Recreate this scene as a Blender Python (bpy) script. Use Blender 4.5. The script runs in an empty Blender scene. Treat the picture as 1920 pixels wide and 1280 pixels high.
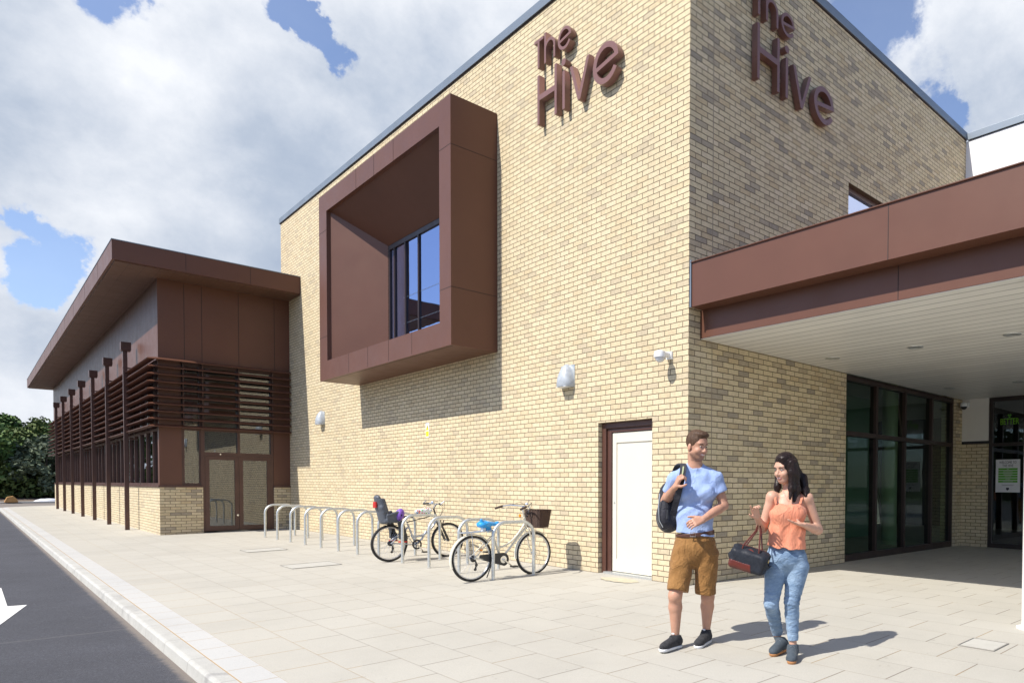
import bpy, bmesh, math, random
import numpy as np
from mathutils import Vector, Matrix
S = bpy.context.scene
COL = S.collection
rad = math.radians

# ---------------------------------------------------------------- camera
CF, CYAW, CPIT, CPY, CROLL, CPX = 1291.1291, 0.81437703, -0.0244946, 941.054, 0.00555184, 1304.425
CAM = Vector((-6.4565, -6.232975, 1.31128))
_F = Vector((math.sin(CYAW)*math.cos(CPIT), math.cos(CYAW)*math.cos(CPIT), math.sin(CPIT)))
_r = _F.cross(Vector((0, 0, 1))).normalized(); _u = _r.cross(_F)
_R = math.cos(CROLL)*_r + math.sin(CROLL)*_u; _U = -math.sin(CROLL)*_r + math.cos(CROLL)*_u
cd = bpy.data.cameras.new('camera'); cam = bpy.data.objects.new('camera', cd); COL.objects.link(cam)
cd.sensor_width = 36; cd.lens = CF/1920*36; cd.shift_x = (960-CPX)/1920; cd.shift_y = (CPY-640)/1920
cd.clip_start = 0.1; cd.clip_end = 2000
cam.matrix_world = Matrix(((_R.x, _U.x, -_F.x, CAM.x), (_R.y, _U.y, -_F.y, CAM.y), (_R.z, _U.z, -_F.z, CAM.z), (0, 0, 0, 1)))
S.camera = cam
def at(px, py, D):
    """photo pixel + depth along the view axis -> point in the scene (used to read positions off the photo)"""
    return CAM + D*(_F + (px-CPX)/CF*_R - (py-CPY)/CF*_U)

# ---------------------------------------------------------------- sun, sky, exposure
SUNDIR = Vector((0.866, -0.14, -1.034)).normalized()          # direction the light travels
SUN_EL = math.asin(-SUNDIR.z); SUN_AZ = math.atan2(-SUNDIR.x, -SUNDIR.y)   # compass-like, from +Y towards +X
sl = bpy.data.lights.new('sun', 'SUN'); sl.energy = 5.0; sl.angle = rad(0.53); sl.color = (1.0, 0.95, 0.87)
so = bpy.data.objects.new('sun', sl); COL.objects.link(so)
so.rotation_euler = SUNDIR.to_track_quat('-Z', 'Y').to_euler(); so.location = (-20, 5, 30)
S.view_settings.view_transform = 'Standard'; S.view_settings.look = 'None'
S.view_settings.exposure = 0.32; S.view_settings.gamma = 1

W = bpy.data.worlds.new('World'); S.world = W; W.use_nodes = True
nt = W.node_tree; N = nt.nodes; L = nt.links; N.clear()
def nn(tree, typ, **kw):
    n = tree.nodes.new(typ)
    for k, v in kw.items(): setattr(n, k, v)
    return n
def M_(tree, op, a, b=None, c=None, clamp=False):
    n = tree.nodes.new('ShaderNodeMath'); n.operation = op; n.use_clamp = clamp
    for i, v in enumerate((a, b, c)):
        if v is None: continue
        if isinstance(v, (int, float)): n.inputs[i].default_value = v
        else: tree.links.new(v, n.inputs[i])
    return n.outputs[0]
def VM(tree, op, a, b=None):
    n = tree.nodes.new('ShaderNodeVectorMath'); n.operation = op
    for i, v in enumerate((a, b)):
        if v is None: continue
        if isinstance(v, (tuple, Vector)): n.inputs[i].default_value = tuple(v)
        else: tree.links.new(v, n.inputs[i])
    return n.outputs['Value'] if op in ('DOT_PRODUCT', 'LENGTH') else n.outputs[0]
def RAMP(tree, fac, stops, interp='LINEAR'):
    n = tree.nodes.new('ShaderNodeValToRGB'); tree.links.new(fac, n.inputs[0]); cr = n.color_ramp; cr.interpolation = interp
    while len(cr.elements) < len(stops): cr.elements.new(0.5)
    for e, (p, c) in zip(cr.elements, stops):
        e.position = p; e.color = (c, c, c, 1) if isinstance(c, (int, float)) else (*c, 1)
    return n.outputs[0]
def MIX(tree, fac, a, b, blend='MIX'):
    n = tree.nodes.new('ShaderNodeMix'); n.data_type = 'RGBA'; n.blend_type = blend
    if isinstance(fac, (int, float)): n.inputs[0].default_value = fac
    else: tree.links.new(fac, n.inputs[0])
    for i, v in ((6, a), (7, b)):
        if isinstance(v, tuple): n.inputs[i].default_value = (*v, 1)
        elif isinstance(v, (int, float)): n.inputs[i].default_value = (v, v, v, 1)
        else: tree.links.new(v, n.inputs[i])
    return n.outputs[2]
def NOISE(tree, vec, scale, detail=4, rough=0.5, dist=0.0):
    n = tree.nodes.new('ShaderNodeTexNoise'); n.inputs['Scale'].default_value = scale
    n.inputs['Detail'].default_value = detail; n.inputs['Roughness'].default_value = rough; n.inputs['Distortion'].default_value = dist
    if vec is not None: tree.links.new(vec, n.inputs['Vector'])
    return n.outputs['Fac']
sky = nn(nt, 'ShaderNodeTexSky'); sky.sky_type = 'NISHITA'; sky.sun_disc = False
sky.sun_elevation = SUN_EL; sky.sun_rotation = SUN_AZ; sky.altitude = 50; sky.air_density = 1.0; sky.dust_density = 0.6; sky.ozone_density = 2.5
tc = nn(nt, 'ShaderNodeTexCoord'); DIR = VM(nt, 'NORMALIZE', tc.outputs['Generated'])
sx = nn(nt, 'ShaderNodeSeparateXYZ'); L.new(DIR, sx.inputs[0])
zc = M_(nt, 'MAXIMUM', sx.outputs[2], 0.0)
den = M_(nt, 'ADD', zc, 0.22)
cx_ = nn(nt, 'ShaderNodeCombineXYZ')
L.new(M_(nt, 'DIVIDE', sx.outputs[0], den), cx_.inputs[0]); L.new(M_(nt, 'DIVIDE', sx.outputs[1], den), cx_.inputs[1]); cx_.inputs[2].default_value = 3.7
mpd = nn(nt, 'ShaderNodeMapping'); L.new(DIR, mpd.inputs[0]); mpd.inputs['Scale'].default_value = (2.3, 2.3, 2.7); mpd.inputs['Location'].default_value = (5.3, 1.7, .4); CP = mpd.outputs[0]
def skydir(px, py): return (at(px, py, 1.0)-CAM).normalized()
big = NOISE(nt, CP, 1.15, 12, 0.58, 0.1)
fine = NOISE(nt, CP, 4.0, 10, 0.64, 0.1)
wp = nn(nt, 'ShaderNodeTexNoise'); wp.inputs['Scale'].default_value = 5.5; wp.inputs['Detail'].default_value = 7; wp.inputs['Roughness'].default_value = .62; L.new(DIR, wp.inputs['Vector'])
wv_ = nn(nt, 'ShaderNodeVectorMath'); wv_.operation = 'SCALE'; L.new(VM(nt, 'SUBTRACT', wp.outputs['Color'], (.5, .5, .5)), wv_.inputs[0]); wv_.inputs['Scale'].default_value = .20
DW = VM(nt, 'NORMALIZE', VM(nt, 'ADD', DIR, wv_.outputs[0]))
def blob(px, py, sharp):
    d = VM(nt, 'DOT_PRODUCT', DW if sharp > 100 else DIR, skydir(px, py))
    return M_(nt, 'POWER', 2.71828, M_(nt, 'MULTIPLY', M_(nt, 'SUBTRACT', d, 1.0), float(sharp)*2))
ahead = M_(nt, 'MULTIPLY', M_(nt, 'SUBTRACT', VM(nt, 'DOT_PRODUCT', DIR, skydir(600, 500)), 0.72), 1.5)  # clouds thinned out of view, shaped so the unseen sky gives less fill light
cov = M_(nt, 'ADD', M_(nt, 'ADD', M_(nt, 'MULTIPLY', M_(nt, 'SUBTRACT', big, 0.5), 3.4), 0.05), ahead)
d_ = VM(nt, 'DOT_PRODUCT', DIR, Vector((-.70, .66, .27)).normalized()); cov = M_(nt, 'SUBTRACT', cov, M_(nt, 'MULTIPLY', M_(nt, 'POWER', 2.71828, M_(nt, 'MULTIPLY', M_(nt, 'SUBTRACT', d_, 1.0), 9.0)), 0.9))
cov = M_(nt, 'ADD', cov, M_(nt, 'MULTIPLY', M_(nt, 'SUBTRACT', fine, 0.5), 2.0))
# banks of cloud (+) and openings of blue (-) where this sky has them
for px, py, sharp, amp in ((300, 200, 9, .9), (120, 330, 60, .5), (740, 60, 90, .8), (60, 560, 60, .3), (430, 380, 40, .8), (560, 250, 150, .6),
                           (205, 0, 500, -2.4), (535, 0, 900, -2.0), (640, 120, 900, -2.0), (600, 40, 1500, -1.2), (655, 250, 1900, -1.6), (610, 60, 1800, -1.0), (45, 465, 420, -2.6), (25, 690, 300, -1.6), (0, 335, 1800, -2.0), (0, 500, 600, -1.0),
                           (1720, 130, 14, 1.15), (1640, 70, 260, -1.6), (1860, 60, 60, .4), (1765, 205, 600, -1.8), (130, 770, 200, .7), (30, 770, 400, .4), (90, 600, 200, .4)):
    cov = M_(nt, 'ADD', cov, M_(nt, 'MULTIPLY', blob(px, py, sharp), float(amp)))
mask = RAMP(nt, cov, [(0.0, 0.10), (0.12, 0.30), (0.30, 0.82), (0.55, 1.0)])
mp = nn(nt, 'ShaderNodeMapping'); L.new(CP, mp.inputs[0]); mp.inputs['Location'].default_value = (4.1, -2.3, 1.9)
shade = NOISE(nt, mp.outputs[0], 1.25, 8, 0.50, 0.15)
shade = M_(nt, 'ADD', shade, M_(nt, 'MULTIPLY', M_(nt, 'SUBTRACT', fine, 0.5), 0.32))
shade = M_(nt, 'SUBTRACT', shade, M_(nt, 'MULTIPLY', blob(380, 340, 40), 0.17))
shade = M_(nt, 'SUBTRACT', shade, M_(nt, 'MULTIPLY', blob(30, 620, 300), 0.06))
shade = M_(nt, 'ADD', shade, M_(nt, 'MULTIPLY', blob(300, 110, 60), 0.10))
shade = M_(nt, 'ADD', shade, M_(nt, 'MULTIPLY', blob(80, 380, 150), 0.08))
ccol = RAMP(nt, shade, [(0.24, (0.30, 0.37, 0.49)), (0.38, (0.42, 0.48, 0.58)), (0.49, (0.60, 0.64, 0.71)), (0.60, (0.78, 0.80, 0.84))])
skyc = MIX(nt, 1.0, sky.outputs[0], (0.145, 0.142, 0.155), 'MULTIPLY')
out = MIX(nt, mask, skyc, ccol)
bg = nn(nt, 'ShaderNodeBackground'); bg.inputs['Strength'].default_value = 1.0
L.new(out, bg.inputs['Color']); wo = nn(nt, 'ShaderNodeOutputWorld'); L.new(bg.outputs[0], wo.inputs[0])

# ---------------------------------------------------------------- object helpers
def tag(o, label=None, cat=None, group=None, kind=None):
    if label: o['label'] = label
    if cat: o['category'] = cat
    if group: o['group'] = group
    if kind: o['kind'] = kind
    return o
def empty(name, loc=(0, 0, 0), label=None, cat=None, group=None, rz=0):
    o = bpy.data.objects.new(name, None); o.empty_display_size = 0.2; COL.objects.link(o)
    o.location = loc; o.rotation_euler = (0, 0, rz)
    return tag(o, label, cat, group)
def link(name, me, parent=None, mats=()):
    o = bpy.data.objects.new(name, me); COL.objects.link(o)
    for m in (mats if isinstance(mats, (list, tuple)) else [mats]): me.materials.append(m)
    if parent is not None: o.parent = parent
    return o
def copy_tree(o, parent=None):
    c = o.copy(); COL.objects.link(c)
    if parent is not None: c.parent = parent
    for ch in list(o.children): copy_tree(ch, c)
    return c
class MB:
    """collects shapes into one mesh"""
    def __init__(s): s.v = []; s.f = []; s.m = []; s.mi = 0; s.sm = []; s.parts = []
    def add(s, vs, fs, smooth=False):
        b = len(s.v); s.v += [tuple(v) for v in vs]; s.parts.append((b, len(s.v), len(s.f), len(s.f)+len(fs)))
        for f in fs: s.f.append([i+b for i in f]); s.m.append(s.mi); s.sm.append(smooth)
    def quad(s, a, b, c, d): s.add((a, b, c, d), ((0, 1, 2, 3),))
    def box(s, x0, x1, y0, y1, z0, z1):
        s.add([(x0, y0, z0), (x1, y0, z0), (x1, y1, z0), (x0, y1, z0), (x0, y0, z1), (x1, y0, z1), (x1, y1, z1), (x0, y1, z1)],
              [(0, 3, 2, 1), (4, 5, 6, 7), (0, 1, 5, 4), (1, 2, 6, 5), (2, 3, 7, 6), (3, 0, 4, 7)])
    def prism(s, pts, ax, a, b):
        """polygon pts (2D) extruded along axis ax from a to b; 2D axes are the other two in xyz order"""
        n = len(pts)
        def mk(p, w):
            return (w, p[0], p[1]) if ax == 'x' else (p[0], w, p[1]) if ax == 'y' else (p[0], p[1], w)
        vs = [mk(p, a) for p in pts]+[mk(p, b) for p in pts]
        s.add(vs, [tuple(range(n))[::-1], tuple(range(n, 2*n))]+[(i, (i+1) % n, n+(i+1) % n, n+i) for i in range(n)])
    def tube(s, pts, r, seg=8, closed=False, cap=True, flat=None):
        pts = [Vector(p) for p in pts]; n = len(pts)
        rr = r if isinstance(r, (list, tuple)) else [r]*n
        vs = []; fs = []; prev = None
        for i, p in enumerate(pts):
            if closed: t = (pts[(i+1) % n]-pts[i-1])
            else: t = pts[min(i+1, n-1)]-pts[max(i-1, 0)]
            t.normalize()
            if prev is None:
                a = Vector((0, 0, 1)) if abs(t.z) < 0.9 else Vector((1, 0, 0))
                nrm = t.cross(a).normalized()
            else:
                nrm = (prev-t*prev.dot(t)).normalized()
            prev = nrm; bn = t.cross(nrm)
            for k in range(seg):
                a = 2*math.pi*k/seg
                q = nrm*math.cos(a)*rr[i]+bn*math.sin(a)*rr[i]
                if flat is not None: q = Vector((q.x*flat[0], q.y*flat[1], q.z*flat[2]))
                vs.append(p+q)
        m = n if closed else n-1
        for i in range(m):
            for k in range(seg):
                a = i*seg+k; b = i*seg+(k+1) % seg; j = (i+1) % n
                fs.append((a, b, j*seg+(k+1) % seg, j*seg+k))
        if cap and not closed:
            fs.append(tuple(range(seg))[::-1]); fs.append(tuple((n-1)*seg+k for k in range(seg)))
        s.add(vs, fs, True)
    def lathe(s, prof, c=(0, 0, 0), axis=(0, 0, 1), seg=24, cap=True):
        """prof = [(radius, height)]"""
        ax = Vector(axis).normalized(); a = Vector((0, 0, 1)) if abs(ax.z) < .9 else Vector((1, 0, 0))
        u = ax.cross(a).normalized(); w = ax.cross(u); c = Vector(c); vs = []; fs = []
        for (r, h) in prof:
            for k in range(seg):
                t = 2*math.pi*k/seg; vs.append(c+ax*h+u*r*math.cos(t)+w*r*math.sin(t))
        for i in range(len(prof)-1):
            for k in range(seg): fs.append((i*seg+k, i*seg+(k+1) % seg, (i+1)*seg+(k+1) % seg, (i+1)*seg+k))
        if cap:
            if prof[0][0] > 1e-5: fs.append(tuple(range(seg))[::-1])
            if prof[-1][0] > 1e-5: fs.append(tuple((len(prof)-1)*seg+k for k in range(seg)))
        s.add(vs, fs, True)
    def pieces(s, name, mats, parent=None, **kw):
        """one object per shape that was added"""
        out = []
        for (v0, v1, f0, f1) in s.parts:
            q = MB(); q.v = s.v[v0:v1]; q.f = [[i-v0 for i in f] for f in s.f[f0:f1]]; q.m = s.m[f0:f1]; q.sm = s.sm[f0:f1]
            out.append(q.build(name, mats, parent, **kw))
        return out
    def build(s, name, mats, parent=None, bevel=0, angle=35, weld=True):
        me = bpy.data.meshes.new(name); me.from_pydata([tuple(v) for v in s.v], [], s.f)
        me.polygons.foreach_set('material_index', s.m)
        me.polygons.foreach_set('use_smooth', s.sm)
        me.update()
        bm = bmesh.new(); bm.from_mesh(me)
        if weld: bmesh.ops.remove_doubles(bm, verts=bm.verts, dist=2e-5)
        bmesh.ops.recalc_face_normals(bm, faces=bm.faces)
        if bevel:
            es = [e for e in bm.edges if len(e.link_faces) == 2 and e.calc_face_angle(0) > rad(50)]
            bmesh.ops.bevel(bm, geom=es, offset=bevel, segments=2, affect='EDGES', profile=0.7)
        bm.to_mesh(me); bm.free()
        o = link(name, me, parent, mats)
        if any(s.sm):
            me.set_sharp_from_angle(angle=rad(angle))
        return o
def wall_rects(ax, c, u0, u1, z0, z1, holes, cuts=()):
    """front-face cells of a wall on plane ax=c with rectangular holes (u0,u1,z0,z1)"""
    us = sorted({u0, u1, *[h[0] for h in holes], *[h[1] for h in holes]}); zs = sorted({z0, z1, *[h[2] for h in holes], *[h[3] for h in holes]})
    us = [u for u in us if u0 <= u <= u1]; zs = [z for z in zs if z0 <= z <= z1]
    out = []
    for i in range(len(us)-1):
        for j in range(len(zs)-1):
            cu = (us[i]+us[i+1])/2; cz = (zs[j]+zs[j+1])/2
            if any(h[0] < cu < h[1] and h[2] < cz < h[3] for h in holes): continue
            out.append((us[i], us[i+1], zs[j], zs[j+1]))
    return out
def wall(mb, ax, c, inward, t, u0, u1, z0, z1, holes):
    P = (lambda w, u, z: (w, u, z)) if ax == 'x' else (lambda w, u, z: (u, w, z))
    d = c+inward*t
    for (a, b, e, f) in wall_rects(ax, c, u0, u1, z0, z1, holes):
        mb.quad(P(c, a, e), P(c, b, e), P(c, b, f), P(c, a, f)); mb.quad(P(d, a, e), P(d, b, e), P(d, b, f), P(d, a, f))
    for (a, b, e, f) in holes+[(u0, u1, z0, z1)]:
        for q in ((a, e, b, e), (b, e, b, f), (b, f, a, f), (a, f, a, e)):
            mb.quad(P(c, q[0], q[1]), P(d, q[0], q[1]), P(d, q[2], q[3]), P(c, q[2], q[3]))

def lattice(mb, ax, c, inward, t, us, zs):
    """window frame as ONE plate: us / zs are (start, end) of every vertical / horizontal member"""
    holes = [(us[i][1], us[i+1][0], zs[j][1], zs[j+1][0]) for i in range(len(us)-1) for j in range(len(zs)-1)]
    wall(mb, ax, c, inward, t, us[0][0], us[-1][1], zs[0][0], zs[-1][1], holes)
# ---------------------------------------------------------------- materials
def mat(name, col=(0.5, 0.5, 0.5), rough=0.6, metal=0.0, spec=0.5, noise=None, bump=None, coat=0.0):
    m = bpy.data.materials.new(name); m.use_nodes = True; t = m.node_tree; b = t.nodes['Principled BSDF']
    b.inputs['Base Color'].default_value = (*col, 1); b.inputs['Roughness'].default_value = rough; b.inputs['Metallic'].default_value = metal
    b.inputs['Specular IOR Level'].default_value = spec; b.inputs['Coat Weight'].default_value = coat
    tcn = t.nodes.new('ShaderNodeTexCoord'); v = tcn.outputs['Object']
    if noise:                                                   # (scale, amount[, second colour])
        f = NOISE(t, v, noise[0], 5, 0.6)
        c2 = noise[2] if len(noise) > 2 else tuple(max(0, c*(1-noise[1])) for c in col)
        c1 = col if len(noise) > 2 else tuple(min(1, c*(1+noise[1])) for c in col)
        cc = MIX(t, RAMP(t, f, [(0.3, 0.0), (0.7, 1.0)]), c1, c2); t.links.new(cc, b.inputs['Base Color'])
        rr = M_(t, 'ADD', M_(t, 'MULTIPLY', M_(t, 'SUBTRACT', f, 0.5), 0.35), rough, clamp=True); t.links.new(rr, b.inputs['Roughness'])
    if bump:                                                    # (scale, strength, distance)
        bn = t.nodes.new('ShaderNodeBump'); bn.inputs['Strength'].default_value = bump[1]; bn.inputs['Distance'].default_value = bump[2]
        t.links.new(NOISE(t, v, bump[0], 4, 0.6), bn.inputs['Height']); t.links.new(bn.outputs[0], b.inputs['Normal'])
    return m
def sepcoord(t):
    tcn = t.nodes.new('ShaderNodeTexCoord'); s = t.nodes.new('ShaderNodeSeparateXYZ'); t.links.new(tcn.outputs['Object'], s.inputs[0])
    return tcn.outputs['Object'], s.outputs[0], s.outputs[1], s.outputs[2]
def brick_mat(name, grey=0.16):
    m = bpy.data.materials.new(name); m.use_nodes = True; t = m.node_tree; b = t.nodes['Principled BSDF']
    obj, X, Y, Z = sepcoord(t)
    gm = t.nodes.new('ShaderNodeNewGeometry'); gs = t.nodes.new('ShaderNodeSeparateXYZ'); t.links.new(gm.outputs['True Normal'], gs.inputs[0])
    isx = M_(t, 'GREATER_THAN', M_(t, 'ABSOLUTE', gs.outputs[0]), 0.7)
    u = M_(t, 'ADD', M_(t, 'MULTIPLY', isx, Y), M_(t, 'MULTIPLY', M_(t, 'SUBTRACT', 1.0, isx), M_(t, 'ADD', X, 0.1125)))
    # the hand-made brick edges wander a little
    wob = NOISE(t, obj, 9.0, 2, 0.5); wob = M_(t, 'MULTIPLY', M_(t, 'SUBTRACT', wob, 0.5), 0.009)
    zz = M_(t, 'DIVIDE', M_(t, 'ADD', M_(t, 'ADD', Z, 4.5), wob), 0.075)
    row = M_(t, 'FLOOR', zz); fz = M_(t, 'FRACT', zz)
    odd = M_(t, 'MODULO', row, 2.0)
    uu = M_(t, 'DIVIDE', M_(t, 'ADD', M_(t, 'ADD', M_(t, 'ADD', u, 22.5), wob), M_(t, 'MULTIPLY', odd, 0.1125)), 0.225)
    colm = M_(t, 'FLOOR', uu); fu = M_(t, 'FRACT', uu)
    def edge(fr, size):      # 0 in the joint, 1 on the face
        d = M_(t, 'MULTIPLY', M_(t, 'MINIMUM', fr, M_(t, 'SUBTRACT', 1.0, fr)), size)
        mr = t.nodes.new('ShaderNodeMapRange'); mr.interpolation_type = 'SMOOTHSTEP'; t.links.new(d, mr.inputs[0]); mr.inputs[1].default_value = 0.003; mr.inputs[2].default_value = 0.0072
        return mr.outputs[0]
    face = M_(t, 'MULTIPLY', edge(fz, 0.075), edge(fu, 0.225))
    wn = t.nodes.new('ShaderNodeTexWhiteNoise'); wn.noise_dimensions = '3D'
    cb = t.nodes.new('ShaderNodeCombineXYZ'); t.links.new(colm, cb.inputs[0]); t.links.new(row, cb.inputs[1]); t.links.new(isx, cb.inputs[2]); t.links.new(cb.outputs[0], wn.inputs['Vector'])
    rnd = wn.outputs['Value']
    # a few patches of the wall carry more of the grey bricks
    patch = M_(t, 'MULTIPLY', M_(t, 'SUBTRACT', NOISE(t, obj, 0.8, 3, 0.6), 0.5), 0.30)
    r2 = M_(t, 'ADD', rnd, patch, clamp=True)
    r2 = M_(t, 'MULTIPLY', r2, M_(t, 'SUBTRACT', 1.0, M_(t, 'MULTIPLY', isx, 0.08)))  # fewer greys on x-facing walls: sun-washed look put into the colour
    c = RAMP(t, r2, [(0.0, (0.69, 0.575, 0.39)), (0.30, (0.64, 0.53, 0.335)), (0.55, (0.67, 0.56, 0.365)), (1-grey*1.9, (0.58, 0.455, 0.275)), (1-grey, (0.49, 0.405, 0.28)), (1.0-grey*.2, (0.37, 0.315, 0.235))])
    c = MIX(t, M_(t, 'MULTIPLY', isx, 0.42), c, (0.655, 0.55, 0.365))  # x-facing bricks evened out, the glare of the sunlit wall painted in
    c2 = MIX(t, 0.5, c, RAMP(t, NOISE(t, obj, 38, 6, 0.7), [(0.3, 0.60), (0.5, 1.0), (0.75, 1.12)]), 'MULTIPLY')
    blot = RAMP(t, NOISE(t, obj, 14, 3, 0.6), [(0.35, 0.86), (0.6, 1.05)])
    c2 = MIX(t, 0.6, c2, blot, 'MULTIPLY')
    dirt = RAMP(t, NOISE(t, obj, 0.45, 4, 0.6), [(0.3, 0.93), (0.7, 1.03)])
    c2 = MIX(t, 1.0, c2, dirt, 'MULTIPLY')
    mv = t.nodes.new('ShaderNodeMapping'); t.links.new(obj, mv.inputs[0]); mv.inputs['Scale'].default_value = (2.2, 2.2, .16)
    run = M_(t, 'MULTIPLY', RAMP(t, NOISE(t, mv.outputs[0], 1.0, 6, .65), [(.50, 0.), (.72, 1.)]), 0.16)
    c2 = MIX(t, run, c2, (0.33, 0.28, 0.22))
    spl = M_(t, 'MULTIPLY', RAMP(t, M_(t, 'ADD', Z, M_(t, 'MULTIPLY', NOISE(t, obj, 3.5, 4, .7), .35)), [(.18, 1.), (.42, 0.)]), 0.30)
    c2 = MIX(t, spl, c2, (0.50, 0.42, 0.32))
    mort = MIX(t, NOISE(t, obj, 30, 3, 0.6), (0.21, 0.165, 0.11), (0.135, 0.105, 0.07))
    t.links.new(MIX(t, face, mort, c2), b.inputs['Base Color']); b.inputs['Roughness'].default_value = 0.9; b.inputs['Specular IOR Level'].default_value = 0.25
    bn = t.nodes.new('ShaderNodeBump'); bn.inputs['Strength'].default_value = 1.0; bn.inputs['Distance'].default_value = 0.006
    t.links.new(M_(t, 'ADD', M_(t, 'ADD', face, M_(t, 'MULTIPLY', rnd, 0.25)), M_(t, 'MULTIPLY', NOISE(t, obj, 55, 4, 0.7), 0.45)), bn.inputs['Height']); t.links.new(bn.outputs[0], b.inputs['Normal'])
    return m
def panel_mat(name, col, rough=0.42, boards=None, joint=0.004, var=0.06, dark=0.35, spec=0.36):
    """sheet cladding; boards = (axis 0/1/2, pitch, offset) draws the narrow open joints between boards"""
    m = bpy.data.materials.new(name); m.use_nodes = True; t = m.node_tree; b = t.nodes['Principled BSDF']
    obj, X, Y, Z = sepcoord(t); A = (X, Y, Z)
    f = NOISE(t, obj, 1.3, 5, 0.6)
    c = MIX(t, RAMP(t, f, [(0.3, 0.0), (0.7, 1.0)]), tuple(x*(1+var) for x in col), tuple(x*(1-var) for x in col))
    spk = RAMP(t, NOISE(t, obj, 60, 3, 0.8), [(0.70, 0.0), (0.80, 0.10)])
    c = MIX(t, spk, c, tuple(min(1, x*1.9) for x in col))
    b.inputs['Specular IOR Level'].default_value = spec
    t.links.new(M_(t, 'ADD', M_(t, 'MULTIPLY', NOISE(t, obj, 2.7, 4, 0.7), 0.25), rough-0.12), b.inputs['Roughness'])
    h = M_(t, 'MULTIPLY', NOISE(t, obj, 0.9, 2, 0.5), 0.4)
    if boards:
        q = M_(t, 'DIVIDE', M_(t, 'ADD', A[boards[0]], boards[2]+40*boards[1]), boards[1]); fr = M_(t, 'FRACT', q)
        e = M_(t, 'MULTIPLY', M_(t, 'MINIMUM', fr, M_(t, 'SUBTRACT', 1.0, fr)), boards[1])
        mk = t.nodes.new('ShaderNodeMapRange'); t.links.new(e, mk.inputs[0]); mk.inputs[1].default_value = joint*0.5; mk.inputs[2].default_value = joint
        wn = t.nodes.new('ShaderNodeTexWhiteNoise'); wn.noise_dimensions = '1D'; t.links.new(M_(t, 'FLOOR', q), wn.inputs['W'])
        c = MIX(t, 1.0, c, RAMP(t, wn.outputs['Value'], [(0, 0.94), (1, 1.05)]), 'MULTIPLY')
        c = MIX(t, mk.outputs[0], tuple(x*dark for x in col), c)
        h = M_(t, 'ADD', h, mk.outputs[0])
    bn = t.nodes.new('ShaderNodeBump'); bn.inputs['Strength'].default_value = 0.5; bn.inputs['Distance'].default_value = 0.004
    t.links.new(h, bn.inputs['Height']); t.links.new(bn.outputs[0], b.inputs['Normal'])
    t.links.new(c, b.inputs['Base Color'])
    return m
def glass_mat(name, tint=(0.75, 0.8, 0.8), ior=1.6, see=1.0, rough=0.0, base=0.0, gcol=(0.92, 0.95, 1)):
    m = bpy.data.materials.new(name); m.use_nodes = True; t = m.node_tree; t.nodes.clear()
    ge = t.nodes.new('ShaderNodeNewGeometry'); cs_ = M_(t, 'ABSOLUTE', VM(t, 'DOT_PRODUCT', ge.outputs['Normal'], ge.outputs['Incoming']))
    sch = M_(t, 'POWER', M_(t, 'SUBTRACT', 1.0, cs_, clamp=True), 5.0); F0 = ((ior-1)/(ior+1))**2+base
    fres = M_(t, 'ADD', F0, M_(t, 'MULTIPLY', sch, 1-F0), clamp=True)
    bn = t.nodes.new('ShaderNodeBump'); bn.inputs['Strength'].default_value = 0.06; bn.inputs['Distance'].default_value = 0.02
    tcn = t.nodes.new('ShaderNodeTexCoord'); t.links.new(NOISE(t, tcn.outputs['Object'], 1.6, 2, 0.4), bn.inputs['Height'])
    gl = t.nodes.new('ShaderNodeBsdfGlossy'); gl.inputs['Roughness'].default_value = rough; gl.inputs['Color'].default_value = (*gcol, 1)
    t.links.new(bn.outputs[0], gl.inputs['Normal'])
    tr = t.nodes.new('ShaderNodeBsdfTransparent'); tr.inputs[0].default_value = (*[c*see for c in tint], 1)
    mx = t.nodes.new('ShaderNodeMixShader'); t.links.new(fres, mx.inputs[0])
    t.links.new(tr.outputs[0], mx.inputs[1]); t.links.new(gl.outputs[0], mx.inputs[2])
    o = t.nodes.new('ShaderNodeOutputMaterial'); t.links.new(mx.outputs[0], o.inputs[0])
    return m
BROWN = (0.122, 0.052, 0.032)
MT = {}
MT['brick'] = brick_mat('buff_brick', 0.13)
MT['brown'] = panel_mat('brown_panel', BROWN)
MT['brown_seam'] = mat('panel_joint', (0.03, 0.017, 0.014), 0.7)
MT['brown_side'] = panel_mat('brown_vertical_boards', BROWN, boards=(1, 0.30, 0.05))
MT['brown_dark'] = panel_mat('brown_soffit_boards', (0.13, 0.068, 0.045), 0.5, boards=(0, 0.3, 0.1), joint=0.003)
MT['frame'] = mat('brown_frame', (0.085, 0.038, 0.027), 0.4, noise=(3, 0.12))
MT['coping'] = mat('grey_coping', (0.20, 0.235, 0.27), 0.4, metal=0.3, noise=(2, 0.12))
MT['soffit'] = panel_mat('white_boarding', (0.80, 0.785, 0.735), 0.35, boards=(0, 0.20, 0.03), joint=0.018, var=0.03, dark=0.58)
MT['render'] = mat('white_render', (0.80, 0.80, 0.79), 0.85, noise=(1.5, 0.02), bump=(60, 0.2, 0.003))
MT['cream_door'] = mat('cream_door_paint', (0.66, 0.62, 0.52), 0.45, noise=(1.2, 0.03))
MT['whitepaint'] = mat('white_paint', (0.82, 0.80, 0.75), 0.4, noise=(2, 0.02))
MT['glass'] = glass_mat('window_glass')
MT['frame_dark'] = mat('dark_brown_frame', (0.032, 0.018, 0.014), 0.4, noise=(3, 0.12))
MT['glass_box'] = glass_mat('reflective_glass', (0.30, 0.32, 0.35), 1.6, base=0.55, gcol=(.62, .72, 1))
MT['glass_tint'] = glass_mat('entrance_glass', (0.72, 0.82, 0.75), 1.45)
MT['glass_dark'] = glass_mat('tinted_glass', (0.5, 0.52, 0.52), 1.5, base=0.10)
MT['room'] = mat('dark_room', (0.06, 0.06, 0.06), 0.8)
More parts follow.
